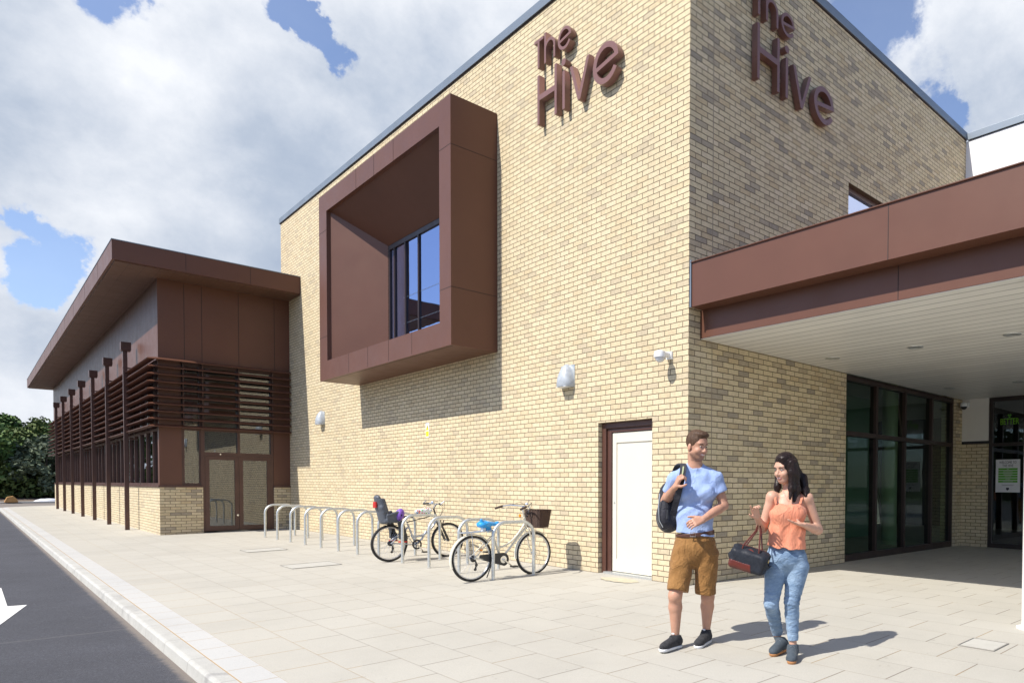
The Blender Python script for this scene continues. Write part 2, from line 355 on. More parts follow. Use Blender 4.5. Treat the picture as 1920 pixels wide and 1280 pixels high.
MT['pale_floor'] = mat('pale_floor', (0.42, 0.42, 0.40), 0.5)
MT['roomlight'] = mat('pale_room', (0.35, 0.35, 0.33), 0.8)
MT['green'] = mat('green_wall', (0.10, 0.20, 0.13), 0.7)
MT['lime'] = mat('pale_lime_paint', (0.42, 0.46, 0.30), 0.6)
MT['galv'] = mat('galvanised_steel', (0.62, 0.64, 0.63), 0.42, metal=0.75, noise=(25, 0.16), bump=(40, 0.15, 0.002))
MT['black'] = mat('black_rubber', (0.018, 0.017, 0.017), 0.65)
MT['blackplastic'] = mat('black_plastic', (0.025, 0.025, 0.027), 0.4)
MT['chrome'] = mat('polished_alloy', (0.75, 0.75, 0.74), 0.22, metal=1.0)
MT['white'] = mat('white_plastic', (0.78, 0.79, 0.80), 0.4)
# ---------------------------------------------------------------- ground materials
def paving_mat():
    m = bpy.data.materials.new('concrete_slabs'); m.use_nodes = True; t = m.node_tree; b = t.nodes['Principled BSDF']
    obj, X, Y, Z = sepcoord(t)
    XS, YS = 0.41, 0.62
    # rows run along the kerb (Y), cross joints staggered
    rx = M_(t, 'DIVIDE', M_(t, 'ADD', X, 4.925+XS*40), XS); row = M_(t, 'FLOOR', rx); fx = M_(t, 'FRACT', rx)
    wn0 = t.nodes.new('ShaderNodeTexWhiteNoise'); wn0.noise_dimensions = '1D'; t.links.new(row, wn0.inputs['W'])
    odd = M_(t, 'ADD', M_(t, 'MULTIPLY', M_(t, 'MODULO', row, 2.0), 0.5), M_(t, 'MULTIPLY', wn0.outputs['Value'], 0.12))
    ry = M_(t, 'ADD', M_(t, 'DIVIDE', M_(t, 'ADD', Y, 60.0), YS), odd); colm = M_(t, 'FLOOR', ry); fy = M_(t, 'FRACT', ry)
    def dist(fr, s): return M_(t, 'MULTIPLY', M_(t, 'MINIMUM', fr, M_(t, 'SUBTRACT', 1.0, fr)), s)
    def sm(d, a, b_):
        mr = t.nodes.new('ShaderNodeMapRange'); t.links.new(d, mr.inputs[0]); mr.inputs[1].default_value = a; mr.inputs[2].default_value = b_; return mr.outputs[0]
    jl = sm(dist(fx, XS), 0.0008, 0.004); jc = sm(dist(fy, YS), 0.0022, 0.0062)
    # near the kerb: one row of small blocks with sandy joints
    inb = M_(t, 'LESS_THAN', X, -4.925)
    fyb = M_(t, 'FRACT', M_(t, 'DIVIDE', M_(t, 'ADD', Y, 60.0), 0.46))
    jb = M_(t, 'MULTIPLY', sm(dist(fyb, 0.46), 0.002, 0.005), sm(M_(t, 'ABSOLUTE', M_(t, 'ADD', X, 5.15)), 0.004, 0.009))
    jm = M_(t, 'MULTIPLY', jl, jc)
    nz = NOISE(t, obj, 1.7, 4, 0.6)
    wn = t.nodes.new('ShaderNodeTexWhiteNoise'); cb = t.nodes.new('ShaderNodeCombineXYZ'); t.links.new(row, cb.inputs[0]); t.links.new(colm, cb.inputs[1]); t.links.new(cb.outputs[0], wn.inputs['Vector'])
    base = MIX(t, wn.outputs['Value'], (0.428, 0.405, 0.348), (0.446, 0.424, 0.366))
    blk = MIX(t, RAMP(t, NOISE(t, obj, 0.35, 2), [(.3, 0.), (.7, 1.)]), (0.46, 0.455, 0.43), (0.49, 0.48, 0.45))
    base = MIX(t, inb, base, blk)
    base = MIX(t, 1.0, base, RAMP(t, NOISE(t, obj, 0.45, 6, 0.65), [(0.25, 0.88), (0.5, 1.0), (0.75, 1.04)]), 'MULTIPLY')
    base = MIX(t, 1.0, base, RAMP(t, NOISE(t, obj, 110, 3, 0.7), [(0.3, 0.90), (0.7, 1.05)]), 'MULTIPLY')
    base = MIX(t, RAMP(t, NOISE(t, obj, 5.5, 3, 0.6, 0.4), [(0.68, 0.0), (0.80, 0.28)]), base, (0.30, 0.265, 0.22))
    base = MIX(t, RAMP(t, NOISE(t, obj, 13, 1, 0.3), [(0.76, 0.0), (0.80, 0.35)]), base, (0.22, 0.20, 0.17))
    jd = MIX(t, RAMP(t, M_(t, 'ADD', nz, M_(t, 'MULTIPLY', M_(t, 'LESS_THAN', X, -4.4), 0.3)), [(0.45, 0.0), (0.7, 1.0)]), (0.20, 0.175, 0.145), (0.37, 0.26, 0.14))
    # long joints are tight: weaker than the cross joints
    face = MIX(t, inb, M_(t, 'MULTIPLY', M_(t, 'ADD', M_(t, 'MULTIPLY', jl, 0.65), 0.35), jc), jb)
    t.links.new(MIX(t, face, jd, base), b.inputs['Base Color']); b.inputs['Roughness'].default_value = 0.85; b.inputs['Specular IOR Level'].default_value = 0.3
    bn = t.nodes.new('ShaderNodeBump'); bn.inputs['Strength'].default_value = 0.8; bn.inputs['Distance'].default_value = 0.004
    t.links.new(M_(t, 'ADD', face, M_(t, 'MULTIPLY', NOISE(t, obj, 90, 3, 0.7), 0.25)), bn.inputs['Height']); t.links.new(bn.outputs[0], b.inputs['Normal'])
    return m
def tarmac_mat():
    m = bpy.data.materials.new('asphalt'); m.use_nodes = True; t = m.node_tree; b = t.nodes['Principled BSDF']
    obj, X, Y, Z = sepcoord(t)
    c = RAMP(t, NOISE(t, obj, 170, 3, 0.8), [(0.35, (0.030, 0.031, 0.038)), (0.55, (0.056, 0.057, 0.067)), (0.70, (0.13, 0.13, 0.137))])
    c = MIX(t, 1.0, c, RAMP(t, NOISE(t, obj, 0.9, 5, 0.65), [(0.3, 0.85), (0.7, 1.2)]), 'MULTIPLY')
    c = MIX(t, 1.0, c, RAMP(t, NOISE(t, obj, 46, 3, 0.8), [(0.3, 0.72), (0.5, 1.0), (0.72, 1.5)]), 'MULTIPLY')
    # dusty strip by the kerb and a dragged seam across the lane
    nz = NOISE(t, obj, 3.0, 5, 0.7)
    dust = M_(t, 'MULTIPLY', RAMP(t, M_(t, 'ADD', M_(t, 'ADD', X, 6.20), M_(t, 'MULTIPLY', M_(t, 'SUBTRACT', nz, .5), 1.3)), [(0.80, 0.0), (1.35, 1.0)]), 0.07)
    c = MIX(t, dust, c, (0.22, 0.185, 0.16))
    grit = RAMP(t, M_(t, 'ADD', M_(t, 'MULTIPLY', M_(t, 'ADD', X, 5.37), 9.0), NOISE(t, obj, 14, 4, 0.8)), [(0.55, 0.0), (1.0, 0.7)])
    c = MIX(t, grit, c, (0.24, 0.20, 0.16))
    seam = M_(t, 'ABSOLUTE', M_(t, 'SUBTRACT', M_(t, 'ADD', Y, M_(t, 'MULTIPLY', nz, 0.06)), 2.85))
    mr = t.nodes.new('ShaderNodeMapRange'); t.links.new(seam, mr.inputs[0]); mr.inputs[1].default_value = 0.012; mr.inputs[2].default_value = 0.035; mr.inputs[3].default_value = 0.22; mr.inputs[4].default_value = 0.0
    c = MIX(t, mr.outputs[0], c, (0.20, 0.185, 0.17))
    t.links.new(c, b.inputs['Base Color']); b.inputs['Roughness'].default_value = 0.8
    bn = t.nodes.new('ShaderNodeBump'); bn.inputs['Strength'].default_value = 0.9; bn.inputs['Distance'].default_value = 0.006
    t.links.new(NOISE(t, obj, 170, 3, 0.8), bn.inputs['Height']); t.links.new(bn.outputs[0], b.inputs['Normal'])
    return m
def kerb_mat():
    m = bpy.data.materials.new('kerb_concrete'); m.use_nodes = True; t = m.node_tree; b = t.nodes['Principled BSDF']
    obj, X, Y, Z = sepcoord(t)
    q = M_(t, 'FRACT', M_(t, 'DIVIDE', M_(t, 'ADD', Y, 60.0), 0.915)); d = M_(t, 'MULTIPLY', M_(t, 'MINIMUM', q, M_(t, 'SUBTRACT', 1.0, q)), 0.915)
    mr = t.nodes.new('ShaderNodeMapRange'); t.links.new(d, mr.inputs[0]); mr.inputs[1].default_value = 0.001; mr.inputs[2].default_value = 0.005
    c = MIX(t, RAMP(t, NOISE(t, obj, 4, 5, 0.7), [(0.3, 0.), (0.7, 1.)]), (0.50, 0.49, 0.45), (0.41, 0.40, 0.36))
    # tyre scuffs low on the face
    sc = M_(t, 'MULTIPLY', RAMP(t, NOISE(t, obj, 2.2, 5, 0.7, 0.5), [(0.53, 0.), (0.70, 1.)]), 0.65)
    c = MIX(t, sc, c, (0.24, 0.23, 0.22))
    c = MIX(t, 1.0, c, RAMP(t, NOISE(t, obj, 90, 3, 0.7), [(0.3, 0.88), (0.7, 1.06)]), 'MULTIPLY')
    t.links.new(MIX(t, mr.outputs[0], (0.16, 0.14, 0.12), c), b.inputs['Base Color']); b.inputs['Roughness'].default_value = 0.85
    bn = t.nodes.new('ShaderNodeBump'); bn.inputs['Strength'].default_value = 0.6; bn.inputs['Distance'].default_value = 0.004
    t.links.new(NOISE(t, obj, 60, 4, 0.7), bn.inputs['Height']); t.links.new(bn.outputs[0], b.inputs['Normal'])
    return m
MT['paving'] = paving_mat(); MT['tarmac'] = tarmac_mat(); MT['kerb'] = kerb_mat()
MT['soil'] = mat('bare_soil', (0.13, 0.095, 0.07), 0.95, noise=(0.7, 0.3), bump=(2, 1.0, 0.2))
MT['grass'] = mat('field_grass', (0.07, 0.10, 0.035), 0.9, noise=(0.2, 0.3))
MT['marking'] = mat('road_paint', (0.74, 0.73, 0.68), 0.6, noise=(14, 0.07), bump=(120, 0.4, 0.004))
SLOPE = 0.0175
def gz(x): return SLOPE*x if x < 0 else 0.0
KX = -5.156; KZ = gz(KX); RZ = KZ-0.10

mb = MB(); mb.quad((-1200, -1200, -0.6), (1200, -1200, -0.6), (1200, 1200, -0.6), (-1200, 1200, -0.6)); tag(mb.build('ground', MT['grass']), kind='structure')
mb = MB(); mb.quad((-40, -60, RZ), (-5.2, -60, RZ), (-5.2, 62, RZ), (-40, 62, RZ)); mb.quad((-5.2, 47.5, RZ), (30, 47.5, RZ), (30, 62, RZ), (-5.2, 62, RZ)); tag(mb.build('road', MT['tarmac']), kind='structure')
# pavement: falls gently to the kerb; rounded corner at the junction far away
mb = MB(); RC = 2.6; ys = 48.2-RC
pts = [(KX, -60), (0, -60), (0, 48.2), (KX+RC, 48.2)]+[(KX+RC-RC*math.sin(a), ys+RC*math.cos(a)) for a in [rad(x) for x in range(10, 91, 10)]]
mb.add([(x, y, gz(x)) for x, y in pts], [tuple(range(len(pts)))])
mb.add([(0, -60, 0), (40, -60, 0), (40, 48.2, 0), (0, 48.2, 0)], [(0, 1, 2, 3)])
tag(mb.build('pavement', MT['paving']), kind='structure')
mb = MB(); prof = [(0.0, 0.0), (0.0, -0.3), (-0.128, -0.3), (-0.128, -0.10), (-0.118, -0.02), (-0.105, -0.004), (-0.09, 0.0)]
path = [((KX, -60), (1, 0))]+[((KX, y), (1, 0)) for y in np.arange(-12, ys, 3.0)]+[((KX+RC-RC*math.cos(a), ys+RC*math.sin(a)), (math.cos(a), -math.sin(a))) for a in [rad(x) for x in range(0, 91, 10)]]+[((30, 48.2), (0, -1))]
vs = []; fs = []; n = len(prof)
for (x, y), (dx, dy) in path:
    for (o, z) in prof: vs.append((x+dx*o, y+dy*o, KZ+0.003+z if x < -1 else gz(x)+0.003+z))
for i in range(len(path)-1):
    for k in range(n): fs.append((i*n+k, i*n+(k+1) % n, (i+1)*n+(k+1) % n, (i+1)*n+k))
mb.add(vs, fs); tag(mb.build('kerb', MT['kerb']), kind='structure')
mb = MB(); mb.box(-40, 40, 60.5, 60.65, RZ-.2, RZ+0.10); mb.box(-40, 40, 60.66, 62.2, RZ-.2, RZ+0.09); tag(mb.build('far_pavement', MT['kerb']), kind='structure')
# bare soil bank beyond the junction
mb = MB(); nx, ny = 60, 24; vs = []; rnd = random.Random(4)
for j in range(ny+1):
    for i in range(nx+1):
        x = -70+i*2.6; y = 62.2+j*1.6; tt = min(1, j/12)
        vs.append((x, y, RZ+0.05+0.75*tt*tt*(3-2*tt)+(rnd.uniform(-.12, .12) if 0 < j else 0)))
mb.add(vs, [(j*(nx+1)+i, j*(nx+1)+i+1, (j+1)*(nx+1)+i+1, (j+1)*(nx+1)+i) for j in range(ny) for i in range(nx)], True)
tag(mb.build('soil_bank', MT['soil']), kind='structure')
# painted arrow on the road, pointing this way
ax0 = -6.25; mb = MB(); z = RZ+0.004
P_ = [(ax0-.09, 7.55), (ax0+.115, 7.52), (ax0+.115, 5.44), (ax0+.285, 5.42), (ax0+.02, 4.0), (ax0-.02, 4.0), (ax0-.30, 5.42), (ax0-.09, 5.44)]
mb.add([(x, y, z) for x, y in P_], [tuple(range(8))]); tag(mb.build('road_arrow', MT['marking']), kind='structure')

# ---------------------------------------------------------------- main brick building
HB = 8.9; AL = 16.7; BL = 8.75
bld = empty('leisure_building', (4, 8, 0), 'tall buff brick building with brown projecting window frame, white side door and glazed entrance', 'building')
bld.location = (0, 0, 0)
mb = MB(); t_ = 0.33
BX0, BX1, BZ0, BZ1 = 4.674, 10.863, 3.635, 7.768               # projecting frame on facade A
wall(mb, 'x', 0.0, 1, t_, 0.0, AL, -0.3, HB, [(0.685, 1.857, -0.3, 2.228), (5.0, 9.35, 4.0, 6.6)])
wall(mb, 'y', 0.0, 1, t_, 0.33, BL+.02, -0.3, HB, [(3.88, 8.44, -0.3, 3.9), (3.88, 6.9, 4.9, 6.45)])
mb.quad((0, AL, 3), (BL, AL, 3), (BL, AL, HB), (0, AL, HB)); mb.quad((BL+4, 0, 4.6), (BL+4, AL, 4.6), (BL+4, AL, HB), (BL+4, 0, HB))
bw = mb.build('brick_wall', MT['brick'], bld)
# movement joint
mb = MB(); mb.box(0.445, 0.457, -0.002, 0.02, 0, HB); mb.build('movement_joint', mat('joint_sealant', (0.30, 0.24, 0.17), 0.8), bld)
# parapet coping: pressed metal, dark line under it
mb = MB(); mb.box(-0.035, 0.36, -0.035, AL+.04, HB+0.02, HB+0.165); mb.box(0.36, BL, -0.035, 0.36, HB+0.02, HB+0.165); mb.build('coping', MT['coping'], bld, bevel=0.004)
mb = MB(); mb.box(-0.018, 0.34, -0.018, AL+.02, HB+0.001, HB+0.019); mb.box(0.34, BL, -0.018, 0.34, HB+0.001, HB+0.019); mb.build('coping_underlay', MT['brown_seam'], bld)
mb = MB(); wall(mb, 'z', HB-.4, 1, .05, 0.4, BL, 0.4, AL-.1, [(4.4, 8.3, 2.0, 7.2)]) if False else mb.box(0.4, BL, 7.4, AL-.1, HB-.4, HB-.35); mb.build('roof', MT['room'], bld)  # roof left off above the lobby, an added opening for daylight
# white rendered block standing behind the entrance
mb = MB(); mb.box(BL, BL+9, -14, -0.002, 3.24, HB-0.02); mb.build('rendered_wall', MT['render'], bld)
mb = MB(); mb.box(BL-0.035, BL+9, -14, -0.04, HB, HB+0.145); mb.build('coping', MT['coping'], bld, bevel=0.004)
# projecting brown window surround (facade A)
XF = -0.866
iy0, iy1, iz0, iz1 = 5.075, 10.40, 4.055, 7.365               # opening in the front face
by0, by1, bz0, bz1 = 5.15, 9.29, 4.10, 6.56                   # splayed back to the glazing at the wall plane
mb = MB()
def ringq(mb, x0, r0, x1, r1):
    a = [(x0, r0[0], r0[2]), (x0, r0[1], r0[2]), (x0, r0[1], r0[3]), (x0, r0[0], r0[3])]; b = [(x1, r1[0], r1[2]), (x1, r1[1], r1[2]), (x1, r1[1], r1[3]), (x1, r1[0], r1[3])]
    for i in range(4): j = (i+1) % 4; mb.quad(a[i], a[j], b[j], b[i])
ringq(mb, XF, (BX0, BX1, BZ0, BZ1), XF, (iy0, iy1, iz0, iz1))
ringq(mb, XF, (BX0, BX1, BZ0, BZ1), -0.001, (BX0, BX1, BZ0, BZ1))
ringq(mb, XF, (iy0, iy1, iz0, iz1), -0.78, (iy0, iy1-.01, iz0, iz1))
ringq(mb, -0.78, (iy0, iy1-.01, iz0, iz1), 0.03, (by0, by1, bz0, bz1))
mb.mi = 1; e = 0.0025
for y in (6.15, 7.15, 8.15, 9.15): 
    mb.box(XF-e, XF+.01, y-.004, y+.004, BZ0+.02, iz0-0.001); 
for y in (6.9, 7.8, 8.7): mb.box(XF-e, XF+.01, y-.004, y+.004, iz1+0.001, BZ1)
for z in (4.6, 6.95):
    mb.box(XF-e, XF+.01, BX0+.001, iy0-.001, z-.004, z+.004); mb.box(XF-e, XF+.01, iy1+.001, BX1, z-.004, z+.004); mb.box(XF, -0.01, BX0-e, BX0+.01, z-.004, z+.004)
mb.box(XF+.05, XF+.062, BX0+.05, BX1-.05, BZ0-e, BZ0+.01)
sur = mb.build('window_surround', [MT['brown'], MT['brown_seam']], bld)
win = MB(); xg = 0.035
lattice(win, 'x', xg, 1, .06, [(y-.022, y+.022) for y in (by0+.04, 5.95, 7.84, 8.46, 9.0)]+[(by1-.06, by1)], [(bz0+.002, bz0+.1), (bz1-.10, bz1-.002)])
wf = win.build('window', MT['frame_dark'], bld)
g = MB(); g.box(xg+.03, xg+.036, by0+.01, by1-.01, bz0+.1, bz1-.1); g.mi = 1
for zz in (4.75, 5.30):
    for k in range(44):
        y = 5.9+k*0.062; g.box(xg+.025, xg+.028, y-.007, y+.007, zz-.009, zz+.009)
g.build('glass', [MT['glass_box'], MT['coping']], wf)
room = MB(); room.box(0.6, 4, 5.0, 9.6, 3.6, 3.7); room.box(2.6, 2.7, 5, 9.6, 3.7, 6.9); room.box(0.5, 4, 5.0, 9.6, 6.9, 7.0); room.box(.4, 2.6, 9.6, 9.7, 3.6, 6.9); room.build('interior', MT['room'], bld)
# upper window in facade B
win = MB(); yg = 0.08
lattice(win, 'y', yg, 1, .08, [(3.882, 3.935), (4.94, 5.0), (5.87, 5.93), (6.84, 6.898)], [(4.902, 4.96), (6.36, 6.448)])
wf = win.build('window', MT['frame'], bld); g = MB(); g.box(3.89, 6.89, yg+.04, yg+.046, 4.95, 6.37); g.build('glass', MT['glass_box'], wf)
room = MB(); room.box(3.4, 7.4, .45, 3, 4.6, 4.7); room.box(3.4, 7.4, 3, 3.1, 4.7, 6.9); room.box(3.4, 7.4, .45, 3, 6.9, 7.0); room.build('interior', MT['room'], bld)
# white steel side door
dr = MB(); dy0, dy1, dz = 0.685, 1.857, 2.228
dr.box(0.13, 0.20, dy0+.03, 1.665, 0.035, 2.08); dr.box(0.115, 0.131, dy0+.03, dy0+.095, 0.04, 2.07); dr.box(0.115, 0.131, 1.575, 1.66, 0.04, 2.07); dr.box(0.1155, 0.1305, dy0+.095, 1.575, 1.93, 2.07); dr.box(0.1155, 0.1305, dy0+.095, 1.575, 0.04, 0.22)
door = dr.build('side_door', MT['cream_door'], bld, bevel=0.003)
fr = MB(); fr.box(0.10, 0.22, 1.67, 1.70+.06, 0.0, 2.14); fr.box(0.07, 0.22, 1.762, dy1, 0.0, dz-.002); fr.box(0.07, 0.22, dy0+.002, 1.76, 2.142, dz-.002); fr.box(0.10, 0.22, dy0+.002, dy0+.026, 0, 2.14); fr.box(0.10, 0.22, dy0+.03, 1.668, 2.085, 2.138)
fr.build('door_frame', MT['frame'], door, bevel=0.004)
fr = MB(); fr.box(0.02, 0.22, dy0+.01, 1.76, 0.001, 0.03); fr.build('threshold', MT['galv'], door)
fr = MB(); fr.lathe([(0, -.004), (.016, -.004), (.016, 0.0), (0, 0.0)], (.114, 1.615, 1.05), (1, 0, 0), 14, cap=False); fr.build('keyhole', MT['galv'], door)
fr = MB()
for z in (.35, 1.1, 1.85): fr.lathe([(.009, -.05), (.009, .05)], (.118, dy0+.022, z), (0, 0, 1), 8)
fr.pieces('hinge', MT['galv'], door)
# ---- entrance glazing (facade B)
ZS = 3.235
gl = MB(); yg = 0.06; xs_ = [3.88, 4.93, 6.05, 7.25, 8.44]
mull = [3.90, 5.07, 6.20, 7.40, 8.42]
lattice(gl, 'y', yg, 1, .14, [(x-.035, x+.035) for x in mull], [(0.001, .12), (2.19, 2.27), (ZS-.09, ZS)])
ent = gl.build('glazed_screen', MT['frame_dark'], bld, bevel=0.003)
g = MB()
for i in range(4):
    a, b = mull[i]+.03, mull[i+1]-.03
    g.box(a, b, yg+.06, yg+.066, .11, 2.2); g.box(a, b, yg+.06, yg+.066, 2.26, ZS-.08)
g.build('glass', MT['glass_tint'], ent)
lob = MB(); LCX = 7.92
lob.mi = 0; lob.box(.4, 16, 0.35, 8, -0.05, -0.001); lob.box(.4, 16, 7.5, 7.6, 0, 5); lob.mi = 1; lob.box(.4, 16, 0.35, 6.3, 3.6, 3.7); lob.mi = 1; lob.box(3.3, 3.4, 0.35, 7.5, 0, 3.6); lob.mi = 2; lob.box(7.9, 10.3, 2.95, 3.05, 0, 3.6); lob.mi = 0; lob.box(15.9, 16, -4, 7.5, 0, 3.6); lob.mi = 3  # ceiling stops short of the back wall, an added gap to light the lobby
lob.box(4.2, 6.2, 2.6, 3.2, 0.0, 1.05); lob.box(7.2, 8.4, 5.2, 5.3, 0.9, 2.1)
lob.build('lobby_interior', [MT['room'], MT['roomlight'], MT['green'], MT['roomlight']], bld)
c_ = MB(); c_.lathe([(0.17, 0), (0.17, 3.6)], (LCX, 1.3, 0), seg=24); c_.build('lobby_column', MT['lime'], bld)
# ---- entrance return wall on plane x = BL, under the canopy
mb = MB(); mb.box(BL, BL+.3, -0.585, -0.002, -.2, 2.255); mb.build('brick_wall', MT['brick'], bld)
mb = MB(); mb.box(BL-.02, BL+.3, -0.58, -0.01, 2.257, 2.31); mb.build('trim', MT['blackplastic'], bld)
mb = MB(); mb.box(BL, BL+.3, -0.58, -0.004, 2.312, 3.238); mb.build('wall_panel', mat('cream_panel', (0.74, 0.72, 0.67), 0.7, noise=(2, .03)), bld)
ed = MB(); x0 = BL+.02
lattice(ed, 'x', x0, 1, .1, [(-4.235, -4.165), (-3.485, -3.415), (-2.785, -2.715), (-2.085, -2.015), (-1.365, -1.295), (-.665, -.587)], [(0.001, .10), (2.19, 2.26), (3.15, 3.237)])
ee = ed.build('entrance_doors', mat('dark_frame', (0.03, 0.022, 0.02), 0.4), bld, bevel=0.003)
g = MB(); g.box(x0+.05, x0+.056, -4.15, -.65, .05, 3.2); g.build('glass', MT['glass_dark'], ee)
mb = MB(); mb.box(BL, BL+.3, -14, -4.25, 0, 3.238); mb.build('rendered_wall', MT['render'], bld)
# lettering helper: text as mesh
def text_mesh(name, body, size, M, material, parent=None, ext=0.001, sx=1.0, align='CENTER', space=1.0):
    cu = bpy.data.curves.new(name, 'FONT'); cu.body = body; cu.size = size; cu.extrude = ext; cu.align_x = align; cu.align_y = 'CENTER'; cu.space_line = 0.95; cu.space_character = space
    o = bpy.data.objects.new(name, cu); COL.objects.link(o); bpy.context.view_layer.update()
    me = bpy.data.meshes.new_from_object(o.evaluated_get(bpy.context.evaluated_depsgraph_get())); bpy.data.objects.remove(o); bpy.data.curves.remove(cu)
    me.transform(M @ Matrix.Diagonal((sx, 1, 1, 1))); me.name = name; me.materials.clear()
    return link(name, me, parent, material)
def frame_m(origin, xdir, zdir):
    """matrix: text x -> xdir, text y -> zdir"""
    x = Vector(xdir); y = Vector(zdir); z = x.cross(y)
    return Matrix(((x.x, y.x, z.x, origin[0]), (x.y, y.y, z.y, origin[1]), (x.z, y.z, z.z, origin[2]), (0, 0, 0, 1)))
pg = mat('poster_green', (0.10, 0.36, 0.03), 0.5); pk = mat('print_dark', (0.05, 0.05, 0.06), 0.6)
XT = BL+.064
text_mesh('lettering', 'BETTER', 0.185, frame_m((XT-.012, -1.0, 2.70), (0, -1, 0), (0, 0, 1)), mat('green_vinyl', (0.16, 0.42, 0.02), 0.5), ee, sx=.62)
fg = MB()
for dy, z in ((-.02, 2.84), (.02, 2.84), (0, 2.80)): fg.lathe([(0.0, -.001), (0.017, -.001), (0.017, .001), (0, .001)], (XT-.012, -1.0+dy, z), (1, 0, 0), 12, cap=False)
fg.build('lettering', pg, ee)
po = MB(); po.box(XT-.02, XT-.012, -1.235, -.735, 1.20, 1.90); pst = po.build('welcome_poster', mat('poster_paper', (0.72, 0.72, 0.73), 0.6)); tag(pst, 'white portrait poster with green list stuck on the entrance door glass', 'poster')
for s_, z in (('WELCOME TO', 1.835), ('THE HIVE', 1.765)): text_mesh('lettering', s_, 0.075, frame_m((XT-.0225, -.985, z), (0, -1, 0), (0, 0, 1)), pk, pst, sx=.72)
rows = [.045, .19, .18, .13, .10, .21]
gb = MB()
for i in range(6): gb.box(XT-.0225, XT-.0203, -1.185, -.79, 1.695-i*.053-.021, 1.695-i*.053+.021)
gb.pieces('green_bar', pg, pst)
prp = mat('print_pale', (.42, .52, .36), .6)
for i, wd in enumerate(rows):          # the lines on the bars are too small to read: pale dashes of their lengths
    q = MB(); n_ = max(2, int(wd/.022)); st_ = wd/n_
    for k in range(n_): q.box(XT-.0245, XT-.0226, -.985-wd/2+k*st_, -.985-wd/2+k*st_+st_*.72, 1.695-i*.053-.009, 1.695-i*.053+.009)
    q.build('print_line', prp, pst)
lb = MB(); lb.box(XT-.0225, XT-.0203, -1.12, -.86, 1.358, 1.363); lb.box(XT-.0225, XT-.0203, -1.09, -.88, 1.342, 1.347); lb.prism([(-1.015, 1.30), (-.955, 1.30), (-.955, 1.26), (-.985, 1.238), (-1.015, 1.26)], 'x', XT-.0225, XT-.0203); lb.build('crest', pk, pst)

# ---------------------------------------------------------------- entrance canopy
can = empty('entrance_canopy', (0, 0, 0), 'flat brown canopy with white boarded soffit projecting over the glazed entrance', 'canopy')
YE = -8.6
mb = MB(); mb.box(-0.012, BL-.02, YE, -0.045, 3.605, 4.165); mb.mi = 1; [mb.box(-0.0145, 0, y-.004, y+.004, 3.607, 4.16) for y in (-2.81, -5.6)]; f1 = mb.build('upper_fascia', [MT['brown'], MT['brown_seam']], can)
mb = MB(); mb.box(0.215, BL-.02, YE+.22, -0.002, 3.243, 3.603); mb.mi = 1; [mb.box(0.2125, .22, y-.004, y+.004, 3.246, 3.60) for y in (-2.81, -5.6)]; f2 = mb.build('lower_fascia', [MT['brown'], MT['brown_seam']], can)
mb = MB(); mb.box(0.225, BL-.022, YE+.25, -0.003, 3.236, 3.2425); so_ = mb.build('soffit', MT['soffit'], can)
mb = MB(); mb.box(-0.03, BL, YE-.02, -0.05, 4.166, 4.176); mb.build('roof_trim', MT['brown'], can)
mb = MB(); mb.box(-0.03, -0.013, -0.062, -0.04, 3.60, 4.2); mb.build('flashing', MT['coping'], can)
# slim recessed downlights
for i, (x, y) in enumerate(((2.577, -1.864), (2.542, -0.563), (2.632, -3.132), (6.765, -.556), (6.786, -1.841), (6.8, -3.13))):
    d = MB(); d.lathe([(0.0, -.006), (0.07, -.006), (0.075, -.010), (0.105, -.008), (0.11, 0.0)], (x, y, 3.2355), seg=24, cap=False); tag(d.build('downlight', MT['galv']), 'round downlight in the white canopy soffit, '+('nearest the brick corner' if i == 1 else 'middle of the outer row' if i == 0 else 'at the right edge of the photo, outer row' if i == 2 else 'inner row beside the glazed screen' if i == 3 else 'inner row, middle, before the entrance doors' if i == 4 else 'inner row, out by the canopy end'), 'ceiling light', 'downlights in the canopy soffit')
col = empty('canopy_column', (0.318, -4.136, 0), 'slim white round column under the canopy at the right edge of the photo', 'column')
mb = MB(); mb.lathe([(0.085, 0.02), (0.085, 3.236)], seg=28); mb.build('shaft', MT['whitepaint'], col)
mb = MB(); mb.lathe([(0.13, 0.0), (0.13, 0.015), (0.09, 0.02)], seg=28); mb.build('base_plate', MT['whitepaint'], col)
# ---------------------------------------------------------------- low wing with louvres
wing = empty('side_wing', (0, 0, 0), 'low brown clad wing with deep overhanging eaves, louvre blinds and brick plinth', 'building')
WX, WY, WE = -3.03, 16.0, 46.5; ZP = 1.185; ZL = 2.74; ZT = 4.49; ZC = 6.50
mb = MB()
wall(mb, 'y', WY, 1, .3, WX, -2.10, -0.3, ZP, []); wall(mb, 'x', WX, 1, .3, WY+.3, WE, -0.3, ZP, []); mb.build('brick_plinth', MT['brick'], wing); mb = MB()
wall(mb, 'y', WY, 1, .3, -0.42, -0.003, -0.3, ZP, [])
mb.build('brick_plinth', MT['brick'], wing); mb = MB()
wall(mb, 'y', WE, -1, .3, WX+.3, 8, -0.3, ZP, [])
mb.build('brick_plinth', MT['brick'], wing)
mb = MB(); mb.box(WX-.03, WX+.16, WY-.03, WE, ZP+.002, ZP+.05); mb.box(WX+.16, -2.10, WY-.03, WY+.16, ZP+.002, ZP+.05); mb.box(-.42, -.003, WY-.03, WY+.16, ZP+.002, ZP+.05); mb.pieces('sill', MT['frame'], wing, bevel=.004)
